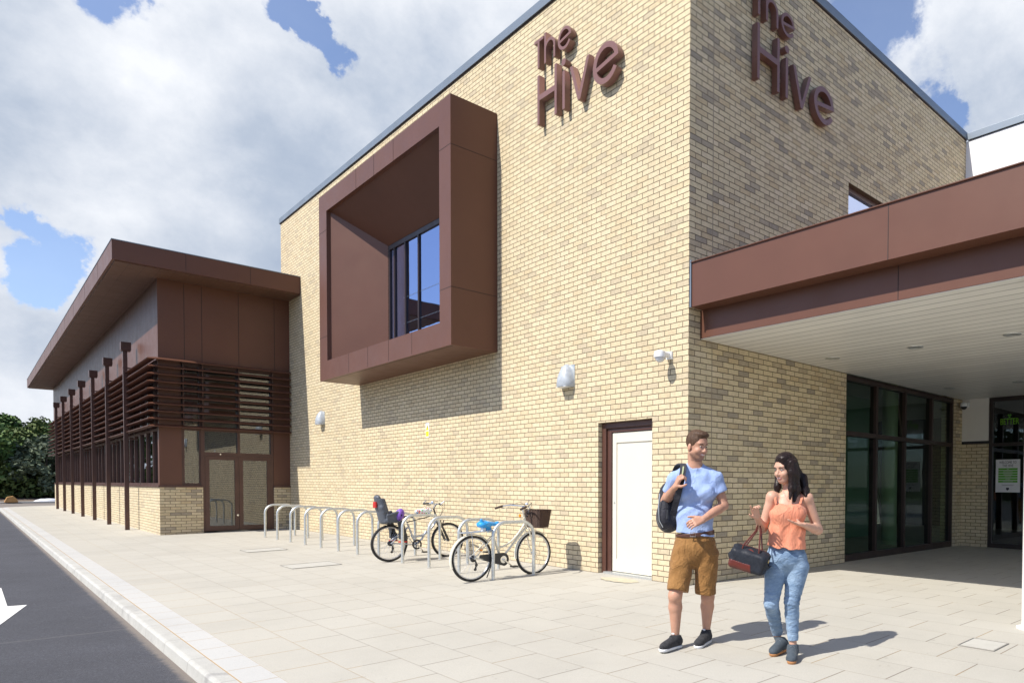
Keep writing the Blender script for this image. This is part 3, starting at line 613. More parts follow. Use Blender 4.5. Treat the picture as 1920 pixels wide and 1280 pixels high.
# upper cladding
mb = MB(); mb.box(WX, WX+.1, WY+.102, WE, ZT, ZC+.2); mb.build('cladding_side', MT['brown_side'], wing)
mb = MB(); mb.box(WX, -0.002, WY, WY+.1, ZT, ZC+.2); mb.mi = 1
for x in (-2.473, -2.091, -1.252, -0.383): mb.box(x-.006, x+.006, WY-.0025, WY+.01, ZT+.002, ZC)
cl = mb.build('cladding_end', [MT['brown'], MT['brown_seam']], wing)
mb = MB(); mb.box(WX+.05, -.01, WY+.05, WE-.05, ZT-.03, ZT-.002); mb.build('soffit_trim', MT['brown_seam'], wing)
# cladding beside the doors, below the louvres
mb = MB(); mb.box(WX, -2.56, WY, WY+.1, ZP+.052, ZT-.03); mb.box(WX, WX+.1, WY+.1, WY+.18, ZP+.052, ZT-.03); mb.box(-.42, -.003, WY+.02, WY+.1, ZP+.052, ZT-.03)
mb.pieces('corner_panel', MT['brown'], wing)
# roof: fascia + soffit
EX, EY = -4.025, 15.0
mb = MB(); mb.box(EX, -0.002, EY, AL+.0-.002, 6.56, 7.02); mb.box(EX, 10, AL+.05, WE+1.2, 6.56, 7.02); mb.box(EX, -0.002, AL-.002, AL+.05, 6.56, 7.02)
mb.mi = 1
for k in range(11): y = 17.5+k*2.9; mb.box(EX-.0025, EX+.01, y-.004, y+.004, 6.57, 7.0)
for x in (-2.6, -1.2): mb.box(x-.004, x+.004, EY-.0025, EY+.01, 6.57, 7.01)
rf = mb.build('roof', [MT['brown'], MT['brown_seam']], wing)
mb = MB(); mb.box(EX+.06, -0.004, EY+.06, AL-.01, 6.535, 6.558); mb.box(EX+.06, 9, AL-.01, WE+1.1, 6.535, 6.558); mb.build('soffit', MT['brown_dark'], rf)
mb = MB(); mb.box(EX-.01, -0.002, EY-.01, EY+.08, 7.021, 7.04); mb.box(EX-.01, EX+.08, EY+.08, WE+1.2, 7.021, 7.04); mb.build('roof_trim', MT['coping'], rf)
# window band on the long side: frames + one pane per bay
yb = [WY+.18]+[19.2+3.65*k for k in range(7)]+[WE-.1]
for i in range(len(yb)-1):
    a, b = yb[i]+.02, yb[i+1]-.02; w = MB(); n = 4 if i else 3
    lattice(w, 'x', WX+.05, 1, .09, [(a+(b-a-.056)*k/n, a+(b-a-.056)*k/n+.056) for k in range(n+1)], [(ZP+.052, ZP+.11), (ZL-.06, ZL), (ZT-.12, ZT-.032)])
    wf = w.build('window', MT['frame'], wing)
    g = MB(); g.box(WX+.095, WX+.10, a+.01, b-.01, ZP+.10, ZT-.1); g.build('glass', MT['glass_dark'], wf)
rm = MB(); rm.box(WX+.9, WX+.95, WY+.9, WE-.5, -.1, ZC); rm.box(WX+.2, 3, WY+1.6, WY+1.65, -.1, ZC); rm.box(WX+.2, -.2, WY+.3, WE-.5, -.12, -.02); rm.build('interior', MT['room'], wing)
# end wall: glazed screen with double doors
w = MB(); y0, y1 = WY+.05, WY+.15
wall(w, 'y', y0-.02, 1, .1, -2.14, -.425, 0.0, ZT-.03, [(-2.05, -.49, 0.0001, 2.04), (-2.05, -1.30, 2.13, ZL-.05), (-1.235, -.49, 2.13, ZL-.05), (-2.05, -1.30, ZL+.03, ZT-.12), (-1.235, -.49, ZL+.03, ZT-.12)])
w2 = MB(); lattice(w2, 'y', y0, 1, .1, [(-2.56, -2.49), (-2.165, -2.141)], [(ZP+.052, ZP+.11), (ZL-.05, ZL+.03), (ZT-.12, ZT-.032)]); w2 = w2.build('side_light', MT['frame'], wing)
scr = w.build('door_screen', MT['frame'], wing, bevel=.003)
g = MB(); g.box(-2.50, -2.15, WY+.095, WY+.10, ZP+.1, ZT-.1); g.build('glass', MT['glass_dark'], w2); g = MB(); g.box(-2.06, -.48, WY+.095, WY+.10, 2.1, ZT-.1); g.build('glass', MT['glass_dark'], scr)
for a, b in ((-2.046, -1.272), (-1.266, -.492)):
    d = MB(); yy0, yy1 = WY+.03, WY+.09
    lattice(d, 'y', yy0, 1, .06, [(a, a+.095), (b-.095, b)], [(.012, .14), (1.93, 2.035)])
    dd = d.build('door', MT['frame'], scr, bevel=.003)
# glass of the two leaves sits with the screen (sub-part depth)
g = MB(); g.box(-1.96, -1.36, WY+.058, WY+.063, .13, 1.94); g.box(-1.18, -.58, WY+.058, WY+.063, .13, 1.94); g.pieces('door_glass', MT['glass_dark'], scr)
h = MB(); h.lathe([(0, -.012), (.025, -.012), (.025, 0.012)], (-1.31, WY+.018, .42), (0, 1, 0), 12); h.lathe([(0, -.02), (.02, -.02), (.02, 0)], (-1.7, WY+.03, 2.08), (0, 1, 0), 10); h.pieces('lock', MT['chrome'], scr)
# louvre blades: run round the corner; open ends at the mitre
nb = 10; lou = empty('louvre_blinds', (0, 0, 0), 'rows of angled brown louvre blades wrapped round the corner of the low wing', 'louvres')
def blade_prof(z): return [(0.0, z-.012), (-.02, z-.03), (-.215, z-.055), (-.225, z-.045), (-.21, z-.030), (-.05, z+.02), (0.0, z+.022)]
for k in range(nb):
    z = ZL+.065+k*(ZT-ZL-.05)/(nb-1)-.02
    pr = blade_prof(z); n = len(pr); b = MB(); vs = []
    xo, yo = WX-.045, WY-.045
    for (d, zz) in pr: vs.append((xo+d, WE, zz))
    for (d, zz) in pr: vs.append((xo+d, yo+d, zz))
    for (d, zz) in pr: vs.append((-0.02, yo+d*.62, zz))
    fs = [tuple(range(n))[::-1], tuple(range(2*n, 3*n))]
    for s_ in (0, n):
        for i in range(n): j = (i+1) % n; fs.append((s_+i, s_+j, s_+n+j, s_+n+i))
    b.add(vs, fs); b.build('louvre_blade', MT['brown'], lou)
br = MB()
for y in [WY+.25]+[17.1, 18.2]+[19.2+3.65*k+d for k in range(7) for d in (-.25, .25, 1.8)]:
    if y < WE: br.box(WX-.06, WX+.04, y-.012, y+.012, ZL, ZT-.04)
for x in (-2.52, -2.1, -1.27, -.45): br.box(x-.014, x+.014, WY-.07, WY+.04, ZL, ZT-.04)
br.pieces('bracket_rail', MT['frame'], lou)
cb = MB()
for y in (16.9, 18.0, 20.3, 21.4, 24.0):
    for k in range(nb-1):
        z = ZL+.13+k*(ZT-ZL-.05)/(nb-1)-.02; cb.box(WX-.10, WX-.05, y-.02, y+.02, z-.02, z+.02)
cb.pieces('clip', MT['galv'], lou)
# rainwater pipes with hopper heads along the long side
dp = empty('downpipe', (-3.29, 19.2, gz(-3.3)), 'x', 'downpipe', 'rainwater pipes along the low wing')
m_ = MB(); m_.box(-.05, .05, -.05, .05, 0.0, 5.11); m_.build('pipe', MT['frame'], dp)
m_ = MB(); m_.box(-.09, .12, -.10, .10, 5.11, 5.14); m_.box(-.10, .13, -.11, .11, 5.14, 5.36); m_.build('hopper_head', MT['frame'], dp, bevel=.003)
m_ = MB()
for z in (2.6, 4.62): m_.box(-.055, .26, -.06, .06, z, z+.03)
m_.pieces('bracket', MT['frame'], dp)
ordn = ['nearest the camera, by the wing corner', 'second from the wing corner', 'third from the wing corner', 'middle one of the seven', 'third from the far end of the wing', 'second from the far end of the wing', 'last one at the far end of the wing']
for k in range(7):
    o = dp if k == 0 else copy_tree(dp)
    o.location = (-3.29, 19.2+3.65*k, gz(-3.3)-.01); o['label'] = 'brown square rainwater pipe with hopper head, '+ordn[k]

# ---------------------------------------------------------------- sign lettering on both brick walls
def letter_shapes():
    """(name, x offset handled in points) outlines in sign space, metres; x to the right, y up"""
    def arc(cx, cy, r, a0, a1, n=28): return [(cx+r*math.cos(rad(a0+(a1-a0)*i/n)), cy+r*math.sin(rad(a0+(a1-a0)*i/n))) for i in range(n+1)]
    def e_(cx, cy, R, r, t, tilt):
        a = math.degrees(math.asin(t/2/R)); b = math.degrees(math.asin(t/2/r)); end = -38
        out = arc(cx, cy, R, -a, 360+end, 44)+arc(cx, cy, r, 360+end, 180+b, 24)+[(cx+math.sqrt(R*R-t*t/4), cy-t/2)]
        hole = arc(cx, cy, r, b, 180-b, 30)
        def rot(p): x, y = p[0]-cx, p[1]-cy; c, s = math.cos(rad(tilt)), math.sin(rad(tilt)); return (cx+x*c-y*s, cy+x*s+y*c)
        return [[rot(p) for p in out], [rot(p) for p in hole]]
    s = .056
    H = [[(0, 0), (s, 0), (s, .36), (.52-s, .36), (.52-s, 0), (.52, 0), (.52, .765), (.52-s, .765), (.52-s, .45), (s, .45), (s, .765), (0, .765)]]
    H = [[(0, 0), (s, 0), (s, .37), (.52-s, .37), (.52-s, 0), (.52, 0), (.52, .765), (.52-s, .765), (.52-s, .455), (s, .455), (s, .765), (0, .765)]]
    i_ = [[(.67, 0), (.73, 0), (.73, .575), (.67, .575)]]; dot = [arc(.70, .705, .052, 0, 345, 23)]
    v = [[(1.055, 0), (1.115, 0), (1.335, .56), (1.27, .56), (1.085, .10), (.92, .56), (.855, .56)]]
    E_ = e_(1.70, .285, .285, .205, .062, 9)
    T = [[(.005, .885), (.055, .885), (.055, 1.29), (.165, 1.29), (.165, 1.335), (-.085, 1.335), (-.085, 1.29), (.005, 1.29)]]
    c = .335; rr = .145; r2 = .10
    h = [[(.19, .89), (.235, .89), (.235, 1.09)]+arc(c, 1.09, r2, 180, 0, 18)+[(c+r2, .89), (c+rr, .89), (c+rr, 1.09)]+arc(c, 1.09, rr, 0, 133, 18)+[(.235, 1.36), (.19, 1.36)]]
    e2 = e_(.72, 1.06, .168, .122, .04, 9)
    return [('letter_t', T), ('letter_h', h), ('letter_e', e2), ('letter_h', H), ('letter_i', i_), ('letter_dot', dot), ('letter_v', v), ('letter_e', E_)]
MT['sign'] = mat('sign_metal', (0.20, 0.10, 0.083), 0.32, noise=(4, .06))
def make_sign(M, label):
    root = empty('wall_sign', (0, 0, 0), label, 'sign', 'the two signs on the brick building')
    for name, contours in letter_shapes():
        cu = bpy.data.curves.new(name, 'CURVE'); cu.dimensions = '2D'; cu.fill_mode = 'BOTH'; cu.extrude = 0.05
        for c in contours:
            sp = cu.splines.new('POLY'); sp.points.add(len(c)-1); sp.use_cyclic_u = True
            for p, q in zip(sp.points, c): p.co = (q[0], q[1], 0, 1)
        o = bpy.data.objects.new(name, cu); COL.objects.link(o); bpy.context.view_layer.update()
        me = bpy.data.meshes.new_from_object(o.evaluated_get(bpy.context.evaluated_depsgraph_get())); bpy.data.objects.remove(o); bpy.data.curves.remove(cu)
        me.transform(M); me.name = name; me.materials.clear(); link(name, me, root, MT['sign'])
    pins = MB()
    for x, y in ((.03, .15), (.03, .6), (.49, .15), (.49, .6), (.70, .1), (.70, .45), (1.085, .08), (.9, .5), (1.3, .5), (1.46, .3), (1.8, .05), (.03, 1.0), (.21, 1.0), (.21, 1.3), (.46, 1.0), (.6, 1.06), (.8, .94)):
        pins.tube([M @ Vector((x, y, -.075)), M @ Vector((x, y, -.04))], .008, 6)
    pins.pieces('fixing_pin', MT['galv'], root)
make_sign(frame_m((-0.072, 3.262, 7.03), (0, -1, 0), (0, 0, 1)), 'brown raised letters The Hive on the sunlit brick wall beside the projecting window')
make_sign(frame_m((1.228, -0.072, 7.02), (1, 0, 0), (0, 0, 1)), 'brown raised letters The Hive on the shaded brick wall above the canopy')

# ---------------------------------------------------------------- small things on the walls
def wall_lamp(y, z, label):
    r = empty('wall_lamp', (0, y, z), label, 'wall light', 'grey bulkhead lamps on the sunlit brick wall')
    b = MB(); n = 20; vs = []; fs = []; lev = [(0.0, .16, .155), (.03, .17, .165), (.12, .158, .160), (.20, .130, .14), (.27, .098, .11), (.32, .065, .075), (.35, .035, .045), (.36, .01, .015)]
    for (h, w, d) in lev:
        for k in range(n+1):
            a = math.pi*k/n; vs.append((-d*math.sin(a)**.8-.012, w*math.cos(a), h-.18))
    m = n+1
    for i in range(len(lev)-1):
        for k in range(n): fs.append((i*m+k, i*m+k+1, (i+1)*m+k+1, (i+1)*m+k))
        fs.append((i*m+n, i*m, (i+1)*m, (i+1)*m+n))
    fs.append(tuple(range(m))[::-1]); fs.append(tuple((len(lev)-1)*m+k for k in range(m)))
    b.add(vs, fs, True); b.build('lamp_cover', mat('lamp_grey', (0.40, 0.43, 0.46), 0.35, noise=(12, .18)) if 'lamp_grey' not in bpy.data.materials else bpy.data.materials['lamp_grey'], r, angle=50)
    p = MB(); p.box(-.011, -.001, -.175, .175, -.185, .16); p.build('back_plate', MT['galv'], r)
    l = MB(); l.box(-.15, -.03, -.12, .12, -.187, -.181); l.build('lens', MT['white'], r)
    return r
wall_lamp(2.60, 3.0, 'larger looking grey wall lamp, between the bicycles and the white side door, high up')
wall_lamp(13.35, 3.03, 'small far grey wall lamp near the louvred wing, left of the projecting window shadow')
def dome_cam(M_loc, rz, label):
    r = empty('security_camera', M_loc, label, 'camera', rz=rz)
    b = MB(); b.box(-.03, 0, -.05, .05, .0, .10); b.tube([(-.03, 0, .055), (-.17, 0, .055)], [.04, .045], 14); b.lathe([(.078, .02), (.082, .045), (.07, .10), (.03, .115), (0, .117)], (-.19, 0, -.02), seg=24, cap=False); b.build('housing', MT['white'], r, bevel=0)
    d = MB(); d.lathe([(.0, -.065), (.03, -.058), (.055, -.035), (.066, 0), (.066, .02)], (-.19, 0, -.0), seg=24, cap=False); d.build('dome', mat('smoked_dome', (.62, .63, .65), .15) if rz == 0 else MT['blackplastic'], r)
dome_cam((0, .34, 2.98), 0, 'white dome security camera on the sunlit wall near the building corner')
dome_cam((BL-.0, -.12, 3.06), 0.001, 'small white and black dome camera under the canopy in the entrance corner')
s_ = empty('warning_sign', (0, 7.36, 2.40), 'small white and yellow warning sticker on the brick wall under the projecting window', 'sign')
b = MB(); b.box(-.006, -.001, -.075, .075, -.145, .145); b.build('plate', MT['white'], s_)
ye = mat('warning_yellow', (0.85, 0.68, 0.02), .5)
b = MB(); b.prism([(-.06, .0), (.06, .0), (0, .115)], 'x', -.009, -.0065); b.prism([(-.06, -.125), (.06, -.125), (.06, -.02), (-.06, -.02)], 'x', -.009, -.0065); b.pieces('symbol_panel', ye, s_)
b = MB(); b.prism([(-.012, .085), (.014, .085), (.004, .055), (.016, .055), (-.008, .015), (0, .045), (-.014, .045)], 'x', -.011, -.0092); b.build('lightning_mark', MT['black'], s_)
# covers in the paving
def cover(x, y, w, d, label, rz=0, name='manhole_cover'):
    z = gz(x)+.004; b = MB()
    r = empty(name, (x, y, z), label, 'drain cover', 'metal covers set in the paving', rz); r.rotation_euler = (0, -math.atan(SLOPE) if x < 0 else 0, rz)
    t = .008
    b.box(-w/2, w/2, -d/2, -d/2+t, 0, .006); b.box(-w/2, w/2, d/2-t, d/2, 0, .006); b.box(-w/2, -w/2+t, -d/2+t, d/2-t, 0, .006); b.box(w/2-t, w/2, -d/2+t, d/2-t, 0, .006); b.build('frame', mat('dull_frame', (.33, .31, .27), .7) if 'dull_frame' not in bpy.data.materials else bpy.data.materials['dull_frame'], r)
    c = MB(); c.box(-w/2+t+.006, w/2-t-.006, -d/2+t+.006, d/2-t-.006, 0, .003); c.build('inset_slab', mat('inset_concrete', (.44, .425, .375), .85, noise=(6, .06)) if 'inset_concrete' not in bpy.data.materials else bpy.data.materials['inset_concrete'], r)
cover(-.62, -4.05, .34, .30, 'small square cover set in the paving at the bottom right corner of the photo')
cover(-2.55, 6.2, .75, .62, 'large inset cover in the paving left of the bicycle with the child seat')
cover(-2.35, 9.6, .7, .6, 'far inset cover in the paving in front of the cycle hoops')
b = MB(); n = 24; vs = [(-.27+.16*math.cos(2*math.pi*k/n)*(1+.12*math.sin(3*k)), 1.05+.36*math.sin(2*math.pi*k/n)*(1+.06*math.cos(2*k)), gz(-.27)+.005) for k in range(n)]
b.add(vs, [tuple(range(n))]); tag(b.build('worn_patch', mat('sandy_stain', (.47, .42, .30), .9, noise=(12, .12))), kind='structure')

# ---------------------------------------------------------------- cycle hoops
hp = empty('cycle_hoop', (0, 0, 0), 'x', 'bike rack', 'galvanised cycle hoops in a row along the brick wall')
x0, x1, R_, ht = -1.42, -.76, .20, .80
pts = [(x0, 0, -.05)]+[(x0, 0, z) for z in (.2, .4)]+[(x0+R_-R_*math.cos(a), 0, ht-R_+R_*math.sin(a)) for a in [rad(k) for k in range(0, 91, 10)]]
pts += [((x0+x1)/2, 0, ht)]+[(x1-R_+R_*math.sin(a), 0, ht-R_+R_*math.cos(a)) for a in [rad(k) for k in range(0, 91, 10)]]+[(x1, 0, z) for z in (.4, .2, -.03)]
b = MB(); b.tube(pts, .0245, 14); b.build('hoop_tube', MT['galv'], hp)
b = MB(); b.lathe([(.035, 0), (.035, .004), (.026, .008)], (x0, 0, .001), seg=16); b.lathe([(.035, 0), (.035, .004), (.026, .008)], (x1, 0, .013), seg=16); b.pieces('collar', mat('joint_grout', (.42, .40, .36), .9), hp)
names = ['at the right end, the cream bicycle leans on it', 'second from the right end, beside the rear of the cream bicycle', 'third from the right end, between the two bicycles', 'fourth from the right end, in front of the child seat bicycle', 'fifth from the right end, just behind the child seat bicycle', 'sixth from the right end, its leg seen inside the rear wheel of the child seat bicycle', 'sixth from the wing doors', 'fifth from the wing doors', 'fourth from the wing doors', 'third from the wing doors', 'second from the wing doors', 'at the left end, nearest the wing doors']
names = names[:4]+['fifth from the right end, just behind the child seat bicycle', 'sixth from the right end, first one left of the child seat']+names[6:]
for k in range(12):
    o = hp if k == 0 else copy_tree(hp)
    o.location = (0, 2.40+.97*k, gz(-1.4)); o['label'] = 'grey steel cycle hoop '+names[k]
# ---------------------------------------------------------------- people: one continuous surface each, grown from a distance field
RW = Vector((_F.y, -_F.x, 0)).normalized(); FW = Vector((_F.x, _F.y, 0)).normalized()
class Fld:
    """smooth union of body shapes on a grid; local axes x = right, y = away, z = up"""
    def __init__(s, lo, hi, h):
        s.h = h; s.lo = np.array(lo, float); s.n = np.ceil((np.array(hi, float)-s.lo)/h).astype(int)+1
        s.d = np.full(s.n, 1.0, np.float32)
    def _win(s, c0, c1, pad):
        a = np.maximum(((np.minimum(c0, c1)-pad-s.lo)/s.h).astype(int), 0); b = np.minimum(((np.maximum(c0, c1)+pad-s.lo)/s.h).astype(int)+2, s.n)
        if (b <= a).any(): return None
        ax = [s.lo[i]+s.h*np.arange(a[i], b[i]) for i in range(3)]
        return tuple(slice(a[i], b[i]) for i in range(3)), np.meshgrid(*ax, indexing='ij')
    def _mix(s, sl, d, k, sub=False):
        o = s.d[sl]
        if sub:
            h = np.clip(.5-.5*(o+d)/k, 0, 1); s.d[sl] = o*(1-h)+(-d)*h+k*h*(1-h)
        else:
            h = np.clip(.5+.5*(o-d)/k, 0, 1); s.d[sl] = o*(1-h)+d*h-k*h*(1-h)
    def cap(s, a, b, ra, rb, k=.02, flat=None, cut=False):
        """tapered limb; flat = (direction, factor) squashes it; cut = flat end at b"""
        a = np.array(a, float); b = np.array(b, float); w = s._win(a, b, max(ra, rb)*(1.6 if flat is None else 1.6*max(1, flat[1]))+k)
        if w is None: return
        sl, (X, Y, Z) = w; ab = b-a; L2 = ab@ab
        px, py, pz = X-a[0], Y-a[1], Z-a[2]
        t0 = (px*ab[0]+py*ab[1]+pz*ab[2])/max(L2, 1e-9); t = np.clip(t0, 0, 1)
        px = px-t*ab[0]; py = py-t*ab[1]; pz = pz-t*ab[2]
        if flat is not None:
            f = np.array(flat[0], float); f /= np.linalg.norm(f); q = (px*f[0]+py*f[1]+pz*f[2])*(1/flat[1]-1)
            px = px+f[0]*q; py = py+f[1]*q; pz = pz+f[2]*q
        d = np.sqrt(px*px+py*py+pz*pz)-(ra+(rb-ra)*t)
        if cut: d = np.maximum(d, (t0-1)*math.sqrt(L2))
        s._mix(sl, d.astype(np.float32), k)
    def ell(s, c, r, k=.02, ax=None, sub=False):
        """ellipsoid, ax = 3 rows of local directions"""
        c = np.array(c, float); r = np.array(r, float); w = s._win(c, c, r.max()*1.05+k)
        if w is None: return
        sl, (X, Y, Z) = w; P = [X-c[0], Y-c[1], Z-c[2]]
        if ax is not None: P = [P[0]*a[0]+P[1]*a[1]+P[2]*a[2] for a in ax]
        k0 = np.sqrt(sum((P[i]/r[i])**2 for i in range(3))); k1 = np.sqrt(sum((P[i]/r[i]**2)**2 for i in range(3)))+1e-6
        s._mix(sl, (k0*(k0-1)/k1).astype(np.float32), k, sub)
    def rbox(s, c, half, rr, k=.01, ax=None):
        c = np.array(c, float); hf = np.array(half, float)-rr; w = s._win(c, c, np.linalg.norm(half)+k)
        sl, (X, Y, Z) = w; P = [X-c[0], Y-c[1], Z-c[2]]
        if ax is not None: P = [P[0]*a[0]+P[1]*a[1]+P[2]*a[2] for a in ax]
        q = [np.abs(P[i])-hf[i] for i in range(3)]
        d = np.sqrt(sum(np.maximum(v, 0)**2 for v in q))+np.minimum(np.maximum(np.maximum(q[0], q[1]), q[2]), 0)-rr
        s._mix(sl, d.astype(np.float32), k)
    def grid(s): return np.meshgrid(*[s.lo[i]+s.h*np.arange(s.n[i]) for i in range(3)], indexing='ij', sparse=True)
    def clip(s, p, nrm, k=.004):
        """keep the side the normal points away from"""
        X, Y, Z = s.grid(); nrm = np.array(nrm, float); nrm /= np.linalg.norm(nrm); q = (X-p[0])*nrm[0]+(Y-p[1])*nrm[1]+(Z-p[2])*nrm[2]
        s.d = np.maximum(s.d, q.astype(np.float32))
    def mesh(s, name, M, colfn=None):
        d = s.d; d = np.where(np.abs(d) < 1e-6, 1e-6, d); ins = d < 0; n = np.array(d.shape)-1
        cnt = np.zeros(n, np.uint8)
        for dx in (0, 1):
            for dy in (0, 1):
                for dz in (0, 1): cnt += ins[dx:dx+n[0], dy:dy+n[1], dz:dz+n[2]]
        cell = np.argwhere((cnt > 0) & (cnt < 8)); idx = -np.ones(n, np.int64); idx[tuple(cell.T)] = np.arange(len(cell))
        acc = np.zeros((len(cell), 3)); num = np.zeros(len(cell))
        cr = [(a, b) for a in range(8) for b in range(a+1, 8) if bin(a ^ b).count('1') == 1]; off = [np.array([(c >> 2) & 1, (c >> 1) & 1, c & 1]) for c in range(8)]
        for a, b in cr:
            va = d[tuple((cell+off[a]).T)]; vb = d[tuple((cell+off[b]).T)]; m = (va < 0) != (vb < 0); t = va/(va-vb+1e-12)
            p = off[a]+(off[b]-off[a])*t[:, None]; acc[m] += p[m]; num[m] += 1
        V = s.lo+(cell+acc/num[:, None])*s.h
        F = []
        for axn in range(3):
            sl0 = [slice(1, -1)]*3; sl0[axn] = slice(0, -1); sl1 = [slice(1, -1)]*3; sl1[axn] = slice(1, None)
            A = ins[tuple(sl0)]; B = ins[tuple(sl1)]; e = np.argwhere(A != B); 
            if len(e) == 0: continue
            fl = A[tuple(e.T)]; base = e.copy(); 
            for i in range(3):
                if i != axn: base[:, i] += 1
            o1 = [i for i in range(3) if i != axn]; q = []
            for (u_, v_) in ((0, 0), (1, 0), (1, 1), (0, 1)):
                c = base.copy(); c[:, o1[0]] -= u_; c[:, o1[1]] -= v_; q.append(idx[tuple(c.T)])
            q = np.stack(q, 1)
            if axn == 1: fl = ~fl
            q[~fl] = q[~fl][:, ::-1]; F.append(q)
        F = np.concatenate(F); F = F[(F >= 0).all(1)]
        Mn = np.array(M); Vw = V @ Mn[:3, :3].T+Mn[:3, 3]
        me = bpy.data.meshes.new(name); me.from_pydata(Vw.tolist(), [], F.tolist()); me.polygons.foreach_set('use_smooth', [True]*len(me.polygons))
        if colfn is not None:
            c = colfn(V); ca = me.color_attributes.new('tone', 'FLOAT_COLOR', 'POINT'); ca.data.foreach_set('color', np.concatenate([c, np.ones((len(c), 1))], 1).astype(np.float32).ravel())
        me.update(); return me
class Frame:
    """person frame: origin on the ground at a given depth; J() turns a photo position + depth offset into local coordinates"""
    def __init__(s, px, D):
        o = at(px, 1000, D); s.o = Vector((o.x, o.y, 0)); s.D = D
        s.M = Matrix(((RW.x, FW.x, 0, s.o.x), (RW.y, FW.y, 0, s.o.y), (0, 0, 1, 0), (0, 0, 0, 1)))
    def J(s, px, py, dd=0.0):
        p = at(px, py, s.D+dd)-s.o; return np.array([p.dot(RW), p.dot(FW), p.z])
def unit(v): v = np.array(v, float); return v/np.linalg.norm(v)
def hand(f, wrist, fwd, palm, curl, side, thumb=(.6, .5), size=1.0, spread=.12, curls=None, k=.006):
    """palm + four jointed fingers + thumb; fwd = towards the fingers, palm = out of the palm, side = +1/-1 where the thumb sits"""
    fwd = unit(fwd); palm = unit(np.array(palm)-fwd*np.dot(palm, fwd)); sd = np.cross(fwd, palm)*side; s = size
    w = np.array(wrist, float)
    for j, o in enumerate((-.028, -.010, .009, .027)):
        f.cap(w+fwd*.012+sd*o*.55*s, w+fwd*.085*s+sd*o*s, .015*s, .0125*s, k=.012)
    lens = (.062, .074, .080, .072); r0 = (.0078, .0088, .0092, .0088)
    for j, o in enumerate((-.030, -.0105, .0095, .029)):
        c = (curls[j] if curls else curl); p = w+fwd*.088*s+sd*o*s; d = unit(fwd+sd*o/.03*spread); ang = 0
        for q, fr in enumerate((.44, .32, .24)):
            ang += c*(.7 if q == 0 else 1.0); dv = unit(d*math.cos(ang)+palm*math.sin(ang)); e = p+dv*lens[j]*fr*s
            f.cap(p, e, r0[j]*s*(1-.08*q), r0[j]*s*(.92-.10*q), k=.004); p = e
    p = w+fwd*.025*s+sd*.026*s; d = unit(fwd*thumb[0]+sd*.75+palm*thumb[1]); e = p+d*.040*s; f.cap(p, e, .0145*s, .0115*s, k=.010)
    d2 = unit(d+fwd*.5); e2 = e+d2*.030*s; f.cap(e, e2, .011*s, .0095*s, k=.004); f.cap(e2, e2+unit(d2+fwd*.3)*.022*s, .0095*s, .0075*s, k=.004)
def head(f, c, fd, female=False, tilt=0.0):
    """c = centre of the skull at eye height, fd = where the face looks"""
    fd = unit(fd); up = unit(np.array([0, 0, 1.0])-fd*fd[2]); sd = np.cross(up, fd); ax = (fd, sd, up); g = .94 if female else 1.0
    def Pn(a, b, h): return c+(fd*a+sd*b+up*h)*g
    f.ell(Pn(-.012, 0, .035), np.array((.096, .077, .092))*g, .01, ax)
    f.ell(Pn(.018, 0, -.035), np.array((.070, .061, .080))*g, .02, ax)
    f.ell(Pn(.048, 0, -.088), np.array((.032, .030 if not female else .024, .026))*g, .02, ax)
    for q in (-1, 1):
        f.cap(Pn(-.005, q*.055, -.055), Pn(.045, q*.020, -.092), .018*g, .016*g, .02)
        f.ell(Pn(.055, q*.036, -.032), np.array((.026, .026, .024))*g, .016, ax)
        f.ell(Pn(-.012, q*.078, -.015), np.array((.020, .008, .032))*g, .005, ax)
    f.ell(Pn(.070, 0, .030), np.array((.018, .052, .016))*g, .014, ax)
    for q in (-1, 1): f.ell(Pn(.090, q*.031, .006), np.array((.012, .019, .010))*g, .008, ax, sub=True)
    f.cap(Pn(.080, 0, .010), Pn(.103, 0, -.030), .007*g, .0115*g, .010); f.ell(Pn(.090, 0, -.034), np.array((.012, .019, .009))*g, .007, ax)
    f.ell(Pn(.083, 0, -.058), np.array((.010, .024, .0055))*g, .004, ax); f.ell(Pn(.081, 0, -.070), np.array((.010, .021, .006))*g, .004, ax)
    return Pn, ax, g
def skin_mat(name):
    m = bpy.data.materials.new(name); m.use_nodes = True; t = m.node_tree; b = t.nodes['Principled BSDF']
    a = t.nodes.new('ShaderNodeAttribute'); a.attribute_name = 'tone'; tcn = t.nodes.new('ShaderNodeTexCoord')
    c = MIX(t, 1.0, a.outputs['Color'], RAMP(t, NOISE(t, tcn.outputs['Object'], 14, 4, .6), [(.3, .90), (.7, 1.06)]), 'MULTIPLY')
    t.links.new(c, b.inputs['Base Color']); b.inputs['Roughness'].default_value = .5; b.inputs['Specular IOR Level'].default_value = .4
    b.inputs['Subsurface Weight'].default_value = .12; b.inputs['Subsurface Radius'].default_value = (.012, .005, .003); b.inputs['Subsurface Scale'].default_value = 1.0
    return m
